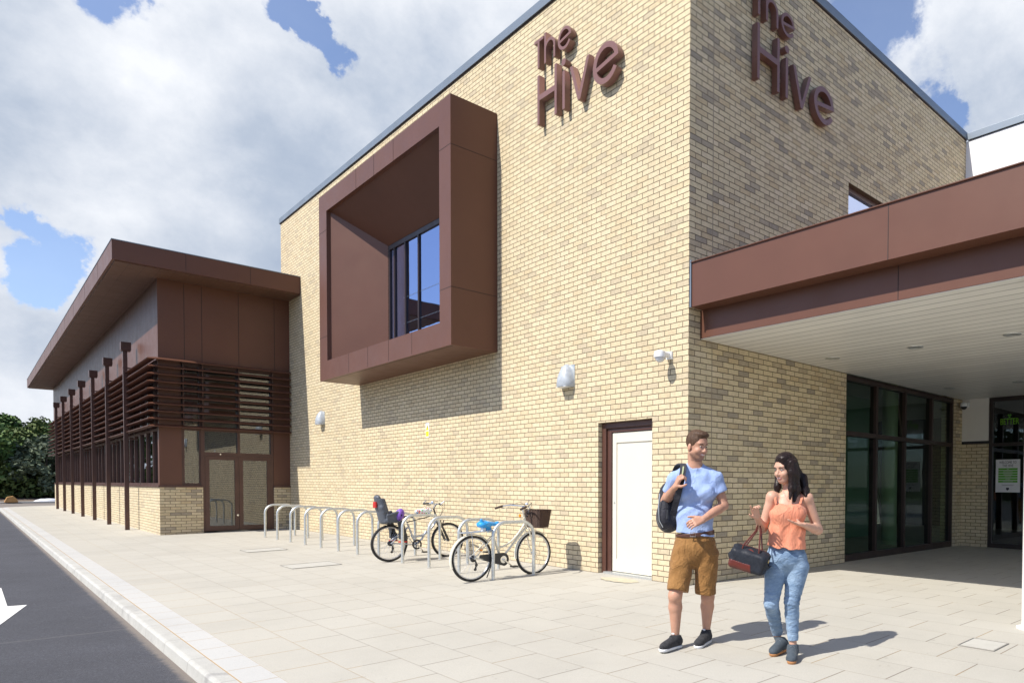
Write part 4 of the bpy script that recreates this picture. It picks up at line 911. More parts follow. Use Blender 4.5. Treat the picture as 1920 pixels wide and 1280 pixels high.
def cloth_mat(name, col, col2, scale=8, bump=(10, .5, .012), weave=420, rough=.85, stretch=(1, 1, 1), crease=1.0, sheen=.1):
    m = bpy.data.materials.new(name); m.use_nodes = True; t = m.node_tree; b = t.nodes['Principled BSDF']
    tcn = t.nodes.new('ShaderNodeTexCoord'); mp_ = t.nodes.new('ShaderNodeMapping'); t.links.new(tcn.outputs['Object'], mp_.inputs[0]); mp_.inputs['Scale'].default_value = stretch
    v = mp_.outputs[0]
    c = MIX(t, RAMP(t, NOISE(t, v, scale, 5, .65), [(.32, 0.), (.68, 1.)]), col, col2)
    c = MIX(t, 1.0, c, RAMP(t, NOISE(t, v, weave, 2, .7), [(.3, .9), (.7, 1.08)]), 'MULTIPLY'); t.links.new(c, b.inputs['Base Color'])
    b.inputs['Roughness'].default_value = rough; b.inputs['Specular IOR Level'].default_value = .2; b.inputs['Sheen Weight'].default_value = sheen
    bn = t.nodes.new('ShaderNodeBump'); bn.inputs['Strength'].default_value = bump[1]; bn.inputs['Distance'].default_value = bump[2]
    n1 = NOISE(t, v, bump[0]*.5, 3, .5, 1.2); cre = M_(t, 'POWER', M_(t, 'SUBTRACT', 1.0, M_(t, 'ABSOLUTE', M_(t, 'SUBTRACT', M_(t, 'MULTIPLY', n1, 2.0), 1.0), clamp=True)), 9.0)
    n2 = NOISE(t, v, bump[0]*1.7, 3, .6, .8); cr2 = M_(t, 'POWER', M_(t, 'SUBTRACT', 1.0, M_(t, 'ABSOLUTE', M_(t, 'SUBTRACT', M_(t, 'MULTIPLY', n2, 2.0), 1.0), clamp=True)), 7.0)
    hh = M_(t, 'ADD', M_(t, 'MULTIPLY', cre, .55*crease), M_(t, 'ADD', M_(t, 'MULTIPLY', cr2, .25*crease), M_(t, 'MULTIPLY', NOISE(t, v, bump[0], 3, .55, .6), .6-.25*crease)))
    t.links.new(hh, bn.inputs['Height']); t.links.new(bn.outputs[0], b.inputs['Normal'])
    return m
MT['skin'] = skin_mat('skin'); MT['eye'] = mat('shaded_eye_white', (.42, .38, .36), .2)  # whites of the eyes darkened to stand for the shade on them
MT['hair_m'] = cloth_mat('brown_hair', (.055, .030, .018), (.11, .065, .04), 40, (60, .8, .01), 300, .5, (1, 1, .35), 0, 0)
MT['hair_f'] = cloth_mat('black_hair', (.009, .006, .006), (.028, .017, .014), 45, (60, .9, .006), 300, .33, (1, 1, .10), 0, 0)
def wrinkle(f, fn): X, Y, Z = f.grid(); f.d = f.d+fn(X, Y, Z).astype(np.float32)*np.exp(-(f.d/.03)**2)

# ---------------------------------------------------------------- bicycles (local: x = forward, y = towards the wall, z = up; origin under the rear axle)
MT['cream'] = mat('cream_paint', (.72, .68, .56), .28, noise=(8, .04), coat=.4); MT['silverpaint'] = mat('silver_blue_paint', (.50, .54, .60), .28, metal=.4, noise=(8, .05))
MT['darkmetal'] = mat('dark_metal', (.06, .06, .065), .35, metal=.6); MT['reflector'] = mat('orange_reflector', (.75, .25, .02), .3); MT['red'] = mat('red_plastic', (.50, .02, .015), .4)
MT['rimalloy'] = mat('rim_alloy', (.62, .61, .58), .35, metal=.3); MT['grip'] = mat('brown_grip', (.07, .045, .035), .7); MT['steel'] = mat('spoke_steel', (.6, .6, .6), .35, metal=.9)
MT['seatgrey'] = mat('slate_plastic', (.085, .095, .115), .5, noise=(9, .12)); MT['seatdark'] = mat('charcoal_plastic', (.03, .033, .04), .55)
def wheel(par, x, r, tyre_r, rear):
    w = empty('wheel', (x, 0, r)); w.parent = par; R = r-tyre_r
    b = MB(); b.tube([(R*math.cos(a), 0, R*math.sin(a)) for a in [2*math.pi*k/56 for k in range(56)]], tyre_r, 10, closed=True); b.build('tyre', MT['black'], w)
    b = MB(); b.tube([((R-tyre_r*.95)*math.cos(a), 0, (R-tyre_r*.95)*math.sin(a)) for a in [2*math.pi*k/56 for k in range(56)]], .0125, 8, closed=True); b.build('rim', MT['rimalloy'], w)
    b = MB()
    for k in range(32):
        a = 2*math.pi*k/32; s = .03 if k % 2 else -.03; t = a+(.55 if (k//2) % 2 else -.55)
        b.tube([(.02*math.cos(t), s, .02*math.sin(t)), ((R-tyre_r)*math.cos(a), 0, (R-tyre_r)*math.sin(a))], .0012, 4, cap=False)
    b.build('spokes', MT['steel'], w)
    b = MB(); b.lathe([(.008, -.055), (.008, -.04), (.024, -.034), (.024, -.028), (.014, -.022), (.014, .022), (.024, .028), (.024, .034), (.008, .04), (.008, .055)], (0, 0, 0), (0, 1, 0), 14); b.build('hub', MT['chrome'], w)
    if rear:
        b = MB(); b.lathe([(.048, -.030), (.048, -.032), (.040, -.036), (.034, -.040), (.028, -.045), (.012, -.047)], (0, 0, 0), (0, 1, 0), 20); b.build('sprockets', MT['darkmetal'], w)
    return w
def T(name, pts, r, m, par, seg=10, **k):
    b = MB(); b.tube(pts, r, seg, **k); return b.build(name, m, par)
def arc_pts(cx, cz, r, a0, a1, n, y=0): return [(cx+r*math.cos(rad(a0+(a1-a0)*i/n)), y, cz+r*math.sin(rad(a0+(a1-a0)*i/n))) for i in range(n+1)]
def crankset(par, bx, bz, ang, guard):
    c = empty('crankset', (bx, 0, bz)); c.parent = par; dx, dz = math.cos(rad(ang)), math.sin(rad(ang))
    b = MB()
    if not guard:
        b.lathe([(.085, -.052), (.088, -.050), (.085, -.048), (.060, -.048), (.058, -.050), (.060, -.052), (.085, -.052)], (0, 0, 0), (0, 1, 0), 36, cap=False)
        for k in range(5):
            a = rad(ang+72*k+20); b.tube([(0, -.05, 0), (.07*math.cos(a), -.05, .07*math.sin(a))], .007, 6)
        b.build('chainring', MT['darkmetal'], c)
    b = MB(); b.tube([(0, -.075, 0), (dx*.17, -.082, dz*.17)], [.014, .010], 8); b.tube([(0, .075, 0), (-dx*.17, .082, -dz*.17)], [.014, .010], 8); b.tube([(0, -.08, 0), (0, .08, 0)], .016, 10)
    b.pieces('crank_arm', MT['chrome'], c)
    for s_ in (-1, 1):
        q = MB(); px, pz = -s_*dx*.17, -s_*dz*.17; yy = s_*.13; q.box(px-.045, px+.045, yy-.04, yy+.04, pz-.011, pz+.011); q.build('pedal', MT['blackplastic'], c, bevel=.004)
    return c
def mech(par, x, z):
    b = MB(); b.tube([(x+.01, -.06, z-.02), (x+.03, -.065, z-.075), (x+.015, -.06, z-.135)], .012, 8); b.lathe([(.020, -.006), (.022, 0), (.020, .006)], (x+.03, -.06, z-.085), (0, 1, 0), 14); b.lathe([(.020, -.006), (.022, 0), (.020, .006)], (x+.012, -.06, z-.145), (0, 1, 0), 14)
    b.pieces('derailleur', MT['darkmetal'], par)
def bikestand(par, x, z): T('kickstand', [(x, .03, z), (x-.03, .14, .012)], .008, MT['darkmetal'], par)

# ---- cream step-through bicycle with basket
rB = .318
bB = empty('bicycle', (-1.70, 2.475, gz(-1.7)+.001), 'cream step-through bicycle with brown wicker basket leaning by the right end hoop', 'bicycle', rz=math.atan2(.075, 1.035))
WB = 1.04; wheel(bB, 0, rB, .019, True); fw_ = wheel(bB, WB, rB, .019, False)
BBx, BBz = .465, .275
fr = MB()
def Q_(t, p0, p1, p2): return tuple((1-t)**2*p0[i]+2*t*(1-t)*p1[i]+t*t*p2[i] for i in range(3))
st, sb = (.315, 0, .68), (BBx, 0, BBz); ht_, hbm = (.868, 0, .865), (.905, 0, .715)
fr.tube([st, sb], .0155, 12); fr.tube([hbm, (.58, 0, .385), (sb[0]+.0, 0, sb[2])], .0175, 12)
fr.tube([Q_(t, (.890, 0, .785), (.66, 0, .44), (.405, 0, .44)) for t in [k/10 for k in range(11)]], .0145, 12); fr.tube([hbm, ht_], .0185, 14)
for s_ in (-1, 1):
    fr.tube([(sb[0]-.02, s_*.03, sb[2]), (.2, s_*.05, .30), (0, s_*.06, rB)], .0095, 8); fr.tube([(.335, s_*.015, .62), (.2, s_*.045, .50), (0, s_*.06, rB)], .008, 8)
fr.tube([(sb[0], -.04, sb[2]), (sb[0], .04, sb[2])], .022, 14)
fr.build('frame', MT['cream'], bB, weld=False)
fk = MB()
for s_ in (-1, 1): fk.tube([(.915, s_*.045, .69), (.955, s_*.05, .56), (1.0, s_*.05, .42), (WB, s_*.052, rB)], [.013, .012, .010, .008], 8)
fk.tube([(.915, -.05, .693), (.915, .05, .693)], .014, 8); fk.build('fork', MT['cream'], bB, weld=False)
for x_, a0, a1 in ((0, 38, 200), (WB, 52, 190)):
    b = MB(); n = 26; vs = []
    for i in range(n+1):
        a = rad(a0+(a1-a0)*i/n)
        for (w, dr) in ((-.026, -.006), (-.018, .006), (0, .010), (.018, .006), (.026, -.006), (0, .004)): r_ = rB+.012+dr; vs.append((x_+r_*math.cos(a), w, rB+r_*math.sin(a)))
    fs = [tuple(range(6)), tuple(n*6+k for k in range(6))[::-1]]+[(i*6+k, i*6+(k+1) % 6, i*6+6+(k+1) % 6, i*6+6+k) for i in range(n) for k in range(6)]
    b.add(vs, fs, True); b.build('mudguard', MT['cream'], bB)
    for s_ in (-1, 1): T('mudguard_stay', [(x_, s_*.06, rB), (x_+(rB+.005)*math.cos(rad(150)), s_*.027, rB+(rB+.005)*math.sin(rad(150)))], .002, MT['steel'], bB, 5)
crankset(bB, BBx, BBz, -38, True); mech(bB, 0, rB)
b = MB(); n = 16; o1 = [(BBx+.095*math.cos(a), BBz+.095*math.sin(a)) for a in [rad(-80+170*i/n) for i in range(n+1)]]; b.prism(o1+[(.10, .365), (.085, .335), (.10, .300), (.30, .235)], 'y', -.062, -.040); b.build('chain_guard', MT['blackplastic'], bB, bevel=.003)
b = MB(); b.lathe([(.052, -.068), (.052, -.063)], (BBx, 0, BBz), (0, 1, 0), 24); b.build('guard_disc', MT['chrome'], bB)
rk = MB()
for s_ in (-1, 1): rk.tube([(.30, s_*.05, .695), (-.06, s_*.055, .675), (-.16, s_*.04, .675)], .009, 8); rk.tube([(-.04, s_*.055, .675), (0, s_*.065, rB)], .0045, 6)
for x_ in (-.16, -.05, .06, .17, .28): rk.tube([(x_, -.05, .678), (x_, .05, .678)], .006, 6)
rk.box(-.13, .25, -.022, .022, .681, .690); rk.build('rear_rack', MT['silverpaint'], bB, weld=False)
b = MB(); b.lathe([(.0, -.03), (.03, -.028), (.034, 0), (.030, .02), (0, .024)], (.175, 0, .715), (-1, 0, 0), 16, cap=False); b.build('rear_lamp', MT['white'], bB)
b = MB(); b.box(.085, .125, -.066, -.060, .42, .445); b.build('reflector', MT['reflector'], bB); b = MB(); b.lathe([(0, -.012), (.022, -.01), (.024, .006), (0, .01)], (.795, 0, .885), (1, 0, 0), 12, cap=False); b.build('front_reflector', MT['reflector'], bB)
T('seat_post', [(.315, 0, .68), (.295, 0, .765)], .0125, MT['chrome'], bB)
b = MB(); sad = [(.13, .075), (.16, .088), (.22, .085), (.28, .055), (.34, .030), (.40, .018), (.41, .006)]; vs = []
for x_, w in sad:
    for k in range(10): a = 2*math.pi*k/10; vs.append((x_, w*math.cos(a), .787+.020*math.sin(a)+(.012 if x_ < .2 else 0)))
b.add(vs, [tuple(range(10))[::-1], tuple(60+k for k in range(10))]+[(i*10+k, i*10+(k+1) % 10, i*10+10+(k+1) % 10, i*10+10+k) for i in range(6) for k in range(10)], True); b.build('saddle', MT['black'], bB)
hb_ = empty('handlebar', (.845, 0, .96)); hb_.parent = bB
T('stem', [(.023, 0, -.10), (0, 0, 0), (-.01, 0, .035), (.03, 0, .06)], .013, MT['chrome'], hb_)
bar = [(-.235, -.30, .035), (-.17, -.285, .055), (-.06, -.22, .075), (.03, -.10, .062), (.035, 0, .058), (.03, .10, .062), (-.06, .22, .075), (-.17, .285, .055), (-.235, .30, .035)]
T('bar', bar, .011, MT['chrome'], hb_)
for s_ in (0, -1): q = [bar[s_], bar[1 if s_ == 0 else -2]]; d = (Vector(q[1])-Vector(q[0])).normalized(); T('grip', [Vector(q[0])-d*.03, Vector(q[0])+d*.09], .0165, MT['grip'], hb_)
for s_ in (-1, 1): T('brake_lever', [(-.08, s_*.225, .06), (-.06, s_*.25, .04), (-.15, s_*.315, .02)], .005, MT['chrome'], hb_, 6)
b = MB(); b.lathe([(.0, .030), (.016, .027), (.026, .015), (.028, 0), (.012, -.004)], (-.075, -.20, .092), (0, 0, 1), 16, cap=False); b.build('bell', MT['chrome'], hb_)
for s_ in (-1, 1): T('cable', [(-.06, s_*.22, .07), (.06, s_*.14, .12), (.12, s_*.03, .04), (.06, 0, -.10)], .0028, MT['black'], hb_, 6)
T('cable', [(-.05, -.2, .08), (.06, -.06, .165), (.14, .0, .10), (.08, 0, -.08)], .0025, MT['steel'], hb_, 6)
# wicker basket: tapered oval wall with woven ribs
bk_ = MB(); n = 40; lev = [(-.005, .78), (.06, .84), (.13, .90), (.20, .96), (.255, 1.0), (.262, 1.02), (.262, .98), (.20, .92), (.01, .75)]; vs = []
for (h, k_) in lev:
    for i in range(n):
        a = 2*math.pi*i/n; c, s_ = math.cos(a), math.sin(a); rx = .155*(abs(c)**.55)*(1 if c > 0 else -1); ry = .19*(abs(s_)**.55)*(1 if s_ > 0 else -1); wv = 1+.012*(1 if i % 2 else -1); vs.append((rx*k_*wv, ry*k_*wv, h))
m = len(lev); bk_.add(vs, [tuple(range(n))[::-1], tuple((m-1)*n+k for k in range(n))]+[(i*n+k, i*n+(k+1) % n, i*n+n+(k+1) % n, i*n+n+k) for i in range(m-1) for k in range(n)], False)
wick = bpy.data.materials.new('brown_wicker'); wick.use_nodes = True; t = wick.node_tree; bb_ = t.nodes['Principled BSDF']; obj, X, Y, Z = sepcoord(t)
wv = M_(t, 'MULTIPLY', M_(t, 'SINE', M_(t, 'MULTIPLY', Z, 520.0)), M_(t, 'SINE', M_(t, 'MULTIPLY', M_(t, 'ADD', X, M_(t, 'MULTIPLY', Y, 1.3)), 260.0)))
t.links.new(RAMP(t, M_(t, 'ADD', M_(t, 'MULTIPLY', wv, .5), .5), [(.2, (.045, .022, .014)), (.8, (.13, .065, .042))]), bb_.inputs['Base Color']); bb_.inputs['Roughness'].default_value = .6
bn = t.nodes.new('ShaderNodeBump'); bn.inputs['Distance'].default_value = .006; t.links.new(wv, bn.inputs['Height']); t.links.new(bn.outputs[0], bb_.inputs['Normal'])
bo = bk_.build('basket', wick, bB); bo.location = (1.115, .0, .705)
for s_ in (-1, 1):
    b = MB(); b.box(-.158, -.150, s_*.06-.008, s_*.06+.008, .16, .262); b.build('basket_strap', MT['grip'], bo)
bikestand(bB, .36, .27)
# blue bag tied over the saddle
sc = empty('saddle_cover', (0, 0, 0), 'bright blue plastic bag tied over the saddle of the cream bicycle', 'saddle cover')
f = Fld((.06, -.14, .66), (.50, .14, .92), .006)
f.cap((.20, 0, .79), (.37, 0, .775), .082, .042, .02, flat=((0, 0, 1), .55)); f.ell((.17, 0, .78), (.075, .095, .05), .02); f.cap((.14, -.03, .80), (.125, -.04, .84), .035, .022, .03); f.cap((.24, 0, .75), (.26, 0, .70), .05, .035, .03); f.ell((.40, 0, .785), (.05, .03, .03), .03)
X_, Y_, Z_ = f.grid(); f.d = f.d+(.004*np.sin(90*X_+60*Z_)*np.cos(80*Y_+30*X_)).astype(np.float32)
mS = bB.matrix_basis.copy(); loc = Vector(bB.location); rzz = bB.rotation_euler.z
MBK = Matrix.Translation(loc) @ Matrix.Rotation(rzz, 4, 'Z')
bl = mat('sky_blue_plastic', (.03, .33, .72), .32, noise=(14, .18), bump=(30, .6, .006)); link('bag_film', f.mesh('bag_film', MBK), sc, bl)
T('tie', [MBK @ Vector(p) for p in arc_pts(.25, .742, .05, 0, 360, 16)], .006, bl, sc, 6)

# ---- silver bicycle with child seat
bA = empty('bicycle', (-1.50, 5.64, gz(-1.5)+.001), 'silver hybrid bicycle with grey child seat parked between the cycle hoops', 'bicycle', rz=rad(2.0))
rA = .318; WB = 1.07; wheel(bA, 0, rA, .022, True); wheel(bA, WB, rA, .022, False)
BBx, BBz = .465, .275; fr = MB(); st, sb = (.32, 0, .64), (BBx, 0, BBz); ht_, hbm = (.83, 0, .80), (.87, 0, .70)
fr.tube([st, sb], .0165, 12); fr.tube([Q_(t, (.865, 0, .715), (.70, 0, .36), (.385, 0, .42)) for t in [k/10 for k in range(11)]], .020, 12); fr.tube([(.66, 0, .50), (.58, 0, .36), sb], .017, 12); fr.tube([hbm, ht_], .021, 14)
for s_ in (-1, 1): fr.tube([(sb[0]-.02, s_*.035, sb[2]), (0, s_*.065, rA)], .010, 8); fr.tube([(.33, s_*.02, .58), (0, s_*.065, rA)], .009, 8)
fr.tube([(sb[0], -.04, sb[2]), (sb[0], .04, sb[2])], .023, 14); fr.build('frame', MT['silverpaint'], bA, weld=False)
T('locking_bar', [(.30, -.01, .665), (.80, -.01, .775)], .009, MT['darkmetal'], bA)
fk = MB()
for s_ in (-1, 1): fk.tube([(.90, s_*.062, .64), (.965, s_*.062, .50)], .017, 10); fk.tube([(.96, s_*.062, .51), (1.055, s_*.062, rA-.01)], .022, 10)
fk.tube([(.895, -.07, .655), (.895, .07, .655)], .02, 10); fk.build('suspension_fork', MT['darkmetal'], bA, weld=False)
crankset(bA, BBx, BBz, -52, False); mech(bA, 0, rA); bikestand(bA, .33, .27)
for s_ in (-1, 1):
    b = MB(); b.tube([(.945, s_*.045, .60), (.965, s_*.05, .68)], .010, 6); b.build('brake_arm', MT['darkmetal'], bA)
T('seat_post', [(.32, 0, .64), (.285, 0, .73)], .014, MT['chrome'], bA)
b = MB(); vs = []; sad = [(.10, .07), (.13, .085), (.19, .08), (.25, .05), (.31, .028), (.37, .018), (.38, .006)]
for x_, w in sad:
    for k in range(10): a = 2*math.pi*k/10; vs.append((x_+.03, w*math.cos(a), .76+.024*math.sin(a)))
b.add(vs, [tuple(range(10))[::-1], tuple(60+k for k in range(10))]+[(i*10+k, i*10+(k+1) % 10, i*10+10+(k+1) % 10, i*10+10+k) for i in range(6) for k in range(10)], True); b.build('saddle', MT['black'], bA)
hA = empty('handlebar', (.80, 0, .90)); hA.parent = bA
T('stem', [(.03, 0, -.10), (0, 0, .0), (.05, 0, .075)], .015, MT['darkmetal'], hA); bar = [(-.03, -.31, .075), (.02, -.20, .085), (.06, -.07, .075), (.06, .07, .075), (.02, .20, .085), (-.03, .31, .075)]
T('bar', bar, .0125, MT['chrome'], hA)
for s_ in (-1, 1): T('grip', [(-.03, s_*.31, .075), (.01, s_*.20, .083)], .0175, MT['black'], hA); T('brake_lever', [(.03, s_*.19, .08), (.06, s_*.22, .055), (.02, s_*.30, .045)], .006, MT['darkmetal'], hA, 6); T('bar_end', [(-.03, s_*.315, .078), (.03, s_*.325, .13)], .012, MT['chrome'], hA)
b = MB(); b.lathe([(0, .03), (.02, .026), (.03, .01), (.03, -.012)], (.04, .10, .10), (0, 0, 1), 14, cap=False); b.build('bell', MT['chrome'], hA)
for s_ in (-1, 1): T('cable', [(.03, s_*.19, .08), (.13, s_*.14, .13), (.20, s_*.03, .0), (.12, 0, -.16)], .003, MT['black'], hA, 6)
# child seat: shell, armrests, leg guards and footrests
cs = empty('child_seat', (0, 0, 0)); cs.parent = bA
f = Fld((-.34, -.22, .40), (.24, .22, 1.22), .0075)
f.cap((-.105, 0, .70), (-.165, 0, .93), .052, .050, .03, flat=((0, 1, 0), 2.5)); f.cap((-.165, 0, .93), (-.205, 0, 1.10), .050, .043, .03, flat=((0, 1, 0), 2.1))
for s_ in (-1, 1): f.cap((-.10, s_*.115, .86), (-.145, s_*.090, 1.06), .026, .024, .03, flat=((1, 0, 0), 1.6))
f.rbox((.01, 0, .70), (.13, .135, .028), .02, .03)
for s_ in (-1, 1): f.cap((-.08, s_*.14, .80), (.09, s_*.14, .845), .024, .028, .03); f.rbox((-.0, s_*.138, .755), (.10, .014, .07), .012, .02)
link('seat_shell', f.mesh('seat_shell', Matrix.Identity(4)), cs, MT['seatgrey'])
for s_ in (-1, 1):
    f = Fld((-.02, s_*.19-.09, .28), (.30, s_*.19+.09, .76), .0065)
    f.rbox((.135, s_*.20, .54), (.055, .012, .17), .01, .02, ax=(unit((1, 0, .25)), (0, 1, 0), unit((-.25, 0, 1)))); f.rbox((.175, s_*.175, .42), (.035, .04, .06), .012, .02); f.rbox((.10, s_*.175, .55), (.012, .035, .16), .01, .015)
    link('leg_guard', f.mesh('leg_guard', Matrix.Identity(4)), cs, MT['seatdark'])
    b = MB(); b.box(.09, .21, s_*.175-.045, s_*.175+.045, .335, .358); b.build('footrest', MT['red'], cs, bevel=.006)
b = MB(); b.box(-.255, -.225, -.05, .05, .93, 1.03); b.build('rear_reflector', MT['red'], cs, bevel=.01)
for s_ in (-1, 1): T('harness_strap', [(-.155, s_*.05, 1.06), (-.11, s_*.05, .95), (-.06, s_*.05, .80), (-.01, 0, .75)], .010, MT['black'], cs, 6)
T('carrying_bars', [(.30, 0, .52), (.18, -.05, .62), (-.10, -.05, .655), (-.12, .05, .655), (.18, .05, .62), (.30, 0, .52)], .007, MT['darkmetal'], cs, 8)
MAK = Matrix.Translation(Vector(bA.location)) @ Matrix.Rotation(bA.rotation_euler.z, 4, 'Z')
he = empty('cycle_helmet', (0, 0, 0), 'small purple child\'s cycle helmet hooked on the front of the grey child seat', 'helmet')
f = Fld((-.05, -.27, .62), (.30, .06, .96), .0055); ax_ = (unit((.35, 0, 1)), unit((0, 1, 0)), unit((1, 0, -.35)))
f.ell((.125, -.11, .80), (.115, .085, .075), .01, ax_)
for i in range(4):
    for j in range(3): f.ell(np.array((.125, -.11, .80))+ax_[0]*(-.07+.048*i)+ax_[1]*(-.05+.05*j)+ax_[2]*.070*(1-.25*abs(i-1.5)/1.5), (.019, .013, .03), .004, ax_, sub=True)
for i in range(3): f.ell(np.array((.125, -.195, .80))+ax_[0]*(-.055+.055*i), (.020, .022, .014), .004, ax_, sub=True)
link('shell', f.mesh('shell', MAK), he, mat('purple_plastic', (.20, .09, .42), .35, noise=(12, .08)))
f = Fld((-.05, -.27, .62), (.30, .06, .96), .006); f.ell((.122, -.11, .80), (.102, .073, .064), .01, ax_); link('liner', f.mesh('liner', MAK), he, MT['black'])
# polka dot cover between saddle and handlebar
pc = empty('polka_dot_cover', (0, 0, 0), 'white cloth cover with coloured dots lying above the silver bicycle\'s crossbar', 'cloth cover')
f = Fld((.42, -.16, .72), (.80, .12, .98), .0055); f.cap((.51, -.03, .845), (.69, -.03, .855), .040, .055, .03, flat=((0, 1, 0), 1.1)); f.ell((.62, -.03, .875), (.07, .06, .04), .03); f.ell((.47, -.03, .85), (.04, .04, .035), .03)
X_, Y_, Z_ = f.grid(); f.d = f.d+(.004*np.sin(80*X_)*np.cos(70*Z_+40*Y_)).astype(np.float32); f.clip((0, 0, .812), (0, 0, -1))
dm = bpy.data.materials.new('dotted_cloth'); dm.use_nodes = True; t = dm.node_tree; bb_ = t.nodes['Principled BSDF']; obj, X, Y, Z = sepcoord(t)
v_ = t.nodes.new('ShaderNodeTexVoronoi'); v_.voronoi_dimensions = '3D'; v_.inputs['Scale'].default_value = 24; v_.inputs['Randomness'].default_value = .35; t.links.new(obj, v_.inputs['Vector'])
hs = t.nodes.new('ShaderNodeSeparateColor'); t.links.new(v_.outputs['Color'], hs.inputs[0])
dc = RAMP(t, hs.outputs[0], [(0, (.75, .12, .02)), (.25, (.05, .45, .06)), (.5, (.03, .22, .65)), (.7, (.65, .03, .06)), (.85, (.80, .60, .03))], 'CONSTANT')
t.links.new(MIX(t, M_(t, 'LESS_THAN', v_.outputs['Distance'], .36), (.75, .77, .76), dc), bb_.inputs['Base Color']); bb_.inputs['Roughness'].default_value = .5
link('cover_cloth', f.mesh('cover_cloth', MAK), pc, dm)
T('drawstring', [MAK @ Vector(p) for p in ((.45, -.03, .815), (.50, -.075, .808), (.62, -.095, .806), (.72, -.05, .808), (.62, .035, .806), (.50, .02, .808))], .003, MT['white'], pc, 6, closed=True)
# ================= man
mf = Frame(1303, 5.80); J = mf.J
man = empty('person', tuple(mf.o+Vector((0, 0, gz(mf.o.x)))), 'man in pale blue t-shirt and tan shorts, holding a backpack strap on his shoulder', 'person')
man.location = (0, 0, 0)
hc = J(1307.5, 836, -.02); FD = unit((.66, -.74, -.17))
lk, rk = J(1266, 1116, -.10), J(1327, 1118, .05); la, ra = J(1266.5, 1190, -.06), J(1324.5, 1180, .10)
ls, rs = J(1265, 898, .01), J(1342, 897, 0.01)
le, re = J(1248, 938, .10), J(1357, 947, .02); lw, rw = J(1266, 913, -.135), J(1319, 973, -.17)
f = Fld((-.36, -.42, -.02), (.36, .36, 1.86), .0055)
Pn, hax, hg = head(f, hc, FD)
f.cap(Pn(-.022, 0, -.06), J(1303, 884, .03), .056, .062, .02)
f.ell(J(1304, 893, .03), (.12, .070, .045), .04); f.cap(J(1303, 876, .03), ls, .050, .045, .03); f.cap(J(1303, 876, .03), rs, .050, .045, .03)
f.ell(J(1304, 920, .02), (.165, .108, .14), .04); f.ell(J(1304, 965, .01), (.140, .10, .14), .05); f.ell(J(1304, 1015, .01), (.155, .11, .11), .04)
for sh, el, wr in ((ls, le, lw), (rs, re, rw)):
    f.ell(sh, (.052, .05, .052), .03); f.cap(sh, el, .047, .040, .02); m_ = el+(wr-el)*.28; f.cap(el, m_, .041, .043, .015); f.cap(m_, wr, .043, .027, .01)
hip_l, hip_r = J(1283, 1030, 0), J(1324, 1030, 0)
for hp_, kn, an in ((hip_l, lk, la), (hip_r, rk, ra)):
    f.cap(hp_, kn, .085, .056, .03); cm = kn+(an-kn)*.30+np.array((0, .018, 0)); f.cap(kn, cm, .052, .056, .02); f.cap(cm, an, .056, .032, .015); f.ell(kn+np.array((0, -.012, 0)), (.046, .045, .055), .02)
    f.cap(an, an+np.array((0, -.01, -.045)), .030, .026, .01)
# right of him in the photo: swinging hand; left: hand closed on the strap
hand(f, rw, J(1295, 981, -.23)-rw, (-.1, .80, -.5), .62, -1, size=1.02, spread=.03, thumb=(.9, .3))
hand(f, lw, J(1272, 900, -.16)-lw, (.85, .35, -.2), 1.05, -1, thumb=(.55, .75), size=1.0, spread=.03)
SK = np.array((.50, .27, .18)); BD = np.array((.17, .095, .065)); LP = np.array((.46, .20, .16))
def mcol(V):
    c = np.tile(SK, (len(V), 1)); q = (V-hc) @ np.stack(hax).T/hg
    beard = np.clip((-.042-q[:, 2]-.35*np.clip(.03-q[:, 0], 0, 1))/.018, 0, 1)*np.clip((q[:, 0]+.02)/.03, 0, 1)*(q[:, 2] > -.125)
    must = np.clip(1-np.abs(q[:, 2]+.048)/.007, 0, 1)*(q[:, 0] > .05)*(np.abs(q[:, 1]) < .03)
    b = np.clip(np.maximum(beard, must)*.62, 0, 1)[:, None]; c = c*(1-b)+BD*b
    lip = ((np.abs(q[:, 2]+.064-.25*np.abs(q[:, 1])) < .010) & (np.abs(q[:, 1]) < .027) & (q[:, 0] > .065))[:, None]; c = np.where(lip, LP, c)
    th = ((np.abs(q[:, 2]+.064-.25*np.abs(q[:, 1])) < .0035) & (np.abs(q[:, 1]) < .021) & (q[:, 0] > .065))[:, None]; c = np.where(th, np.array((.62, .58, .54)), c)
    return c
me = f.mesh('body', mf.M, mcol); body = link('body', me, man, MT['skin'])
# eyes, brows
def eyes(Pn, g, M, par, fd, brow):
    e = MB(); 
    for q in (-1, 1): p = Pn(.0755, q*.031, .004); e.lathe([(0, -.0085), (.006, -.005), (.0085, 0), (.006, .005), (0, .0085)], Vector(tuple(np.array(M)[:3, :3] @ p+np.array(M)[:3, 3])), (0, 0, 1), 12, cap=False)
    e.pieces('eye', MT['eye'], par)
    e = MB(); R3 = np.array(M)[:3, :3]
    for q in (-1, 1): p = Pn(.0815, q*.030, .003); e.lathe([(0, -.001), (.0055, -.001), (.004, .002), (0, .003)], Vector(tuple(R3 @ p+np.array(M)[:3, 3])), tuple(R3 @ fd), 10, cap=False)
    e.pieces('iris', MT['black'], par)
    e = MB()
    for q in (-1, 1):
        pts = [Vector(tuple(R3 @ Pn(.088-.012*abs(t-.3), q*(.012+.036*t), .021+.005*math.sin(3*t))+np.array(M)[:3, 3])) for t in (0, .33, .66, 1)]; e.tube(pts, [.0035, .0045, .004, .002], 6)
    e.pieces('eyebrow', brow, par)
eyes(Pn, hg, mf.M, man, FD, MT['hair_m'])
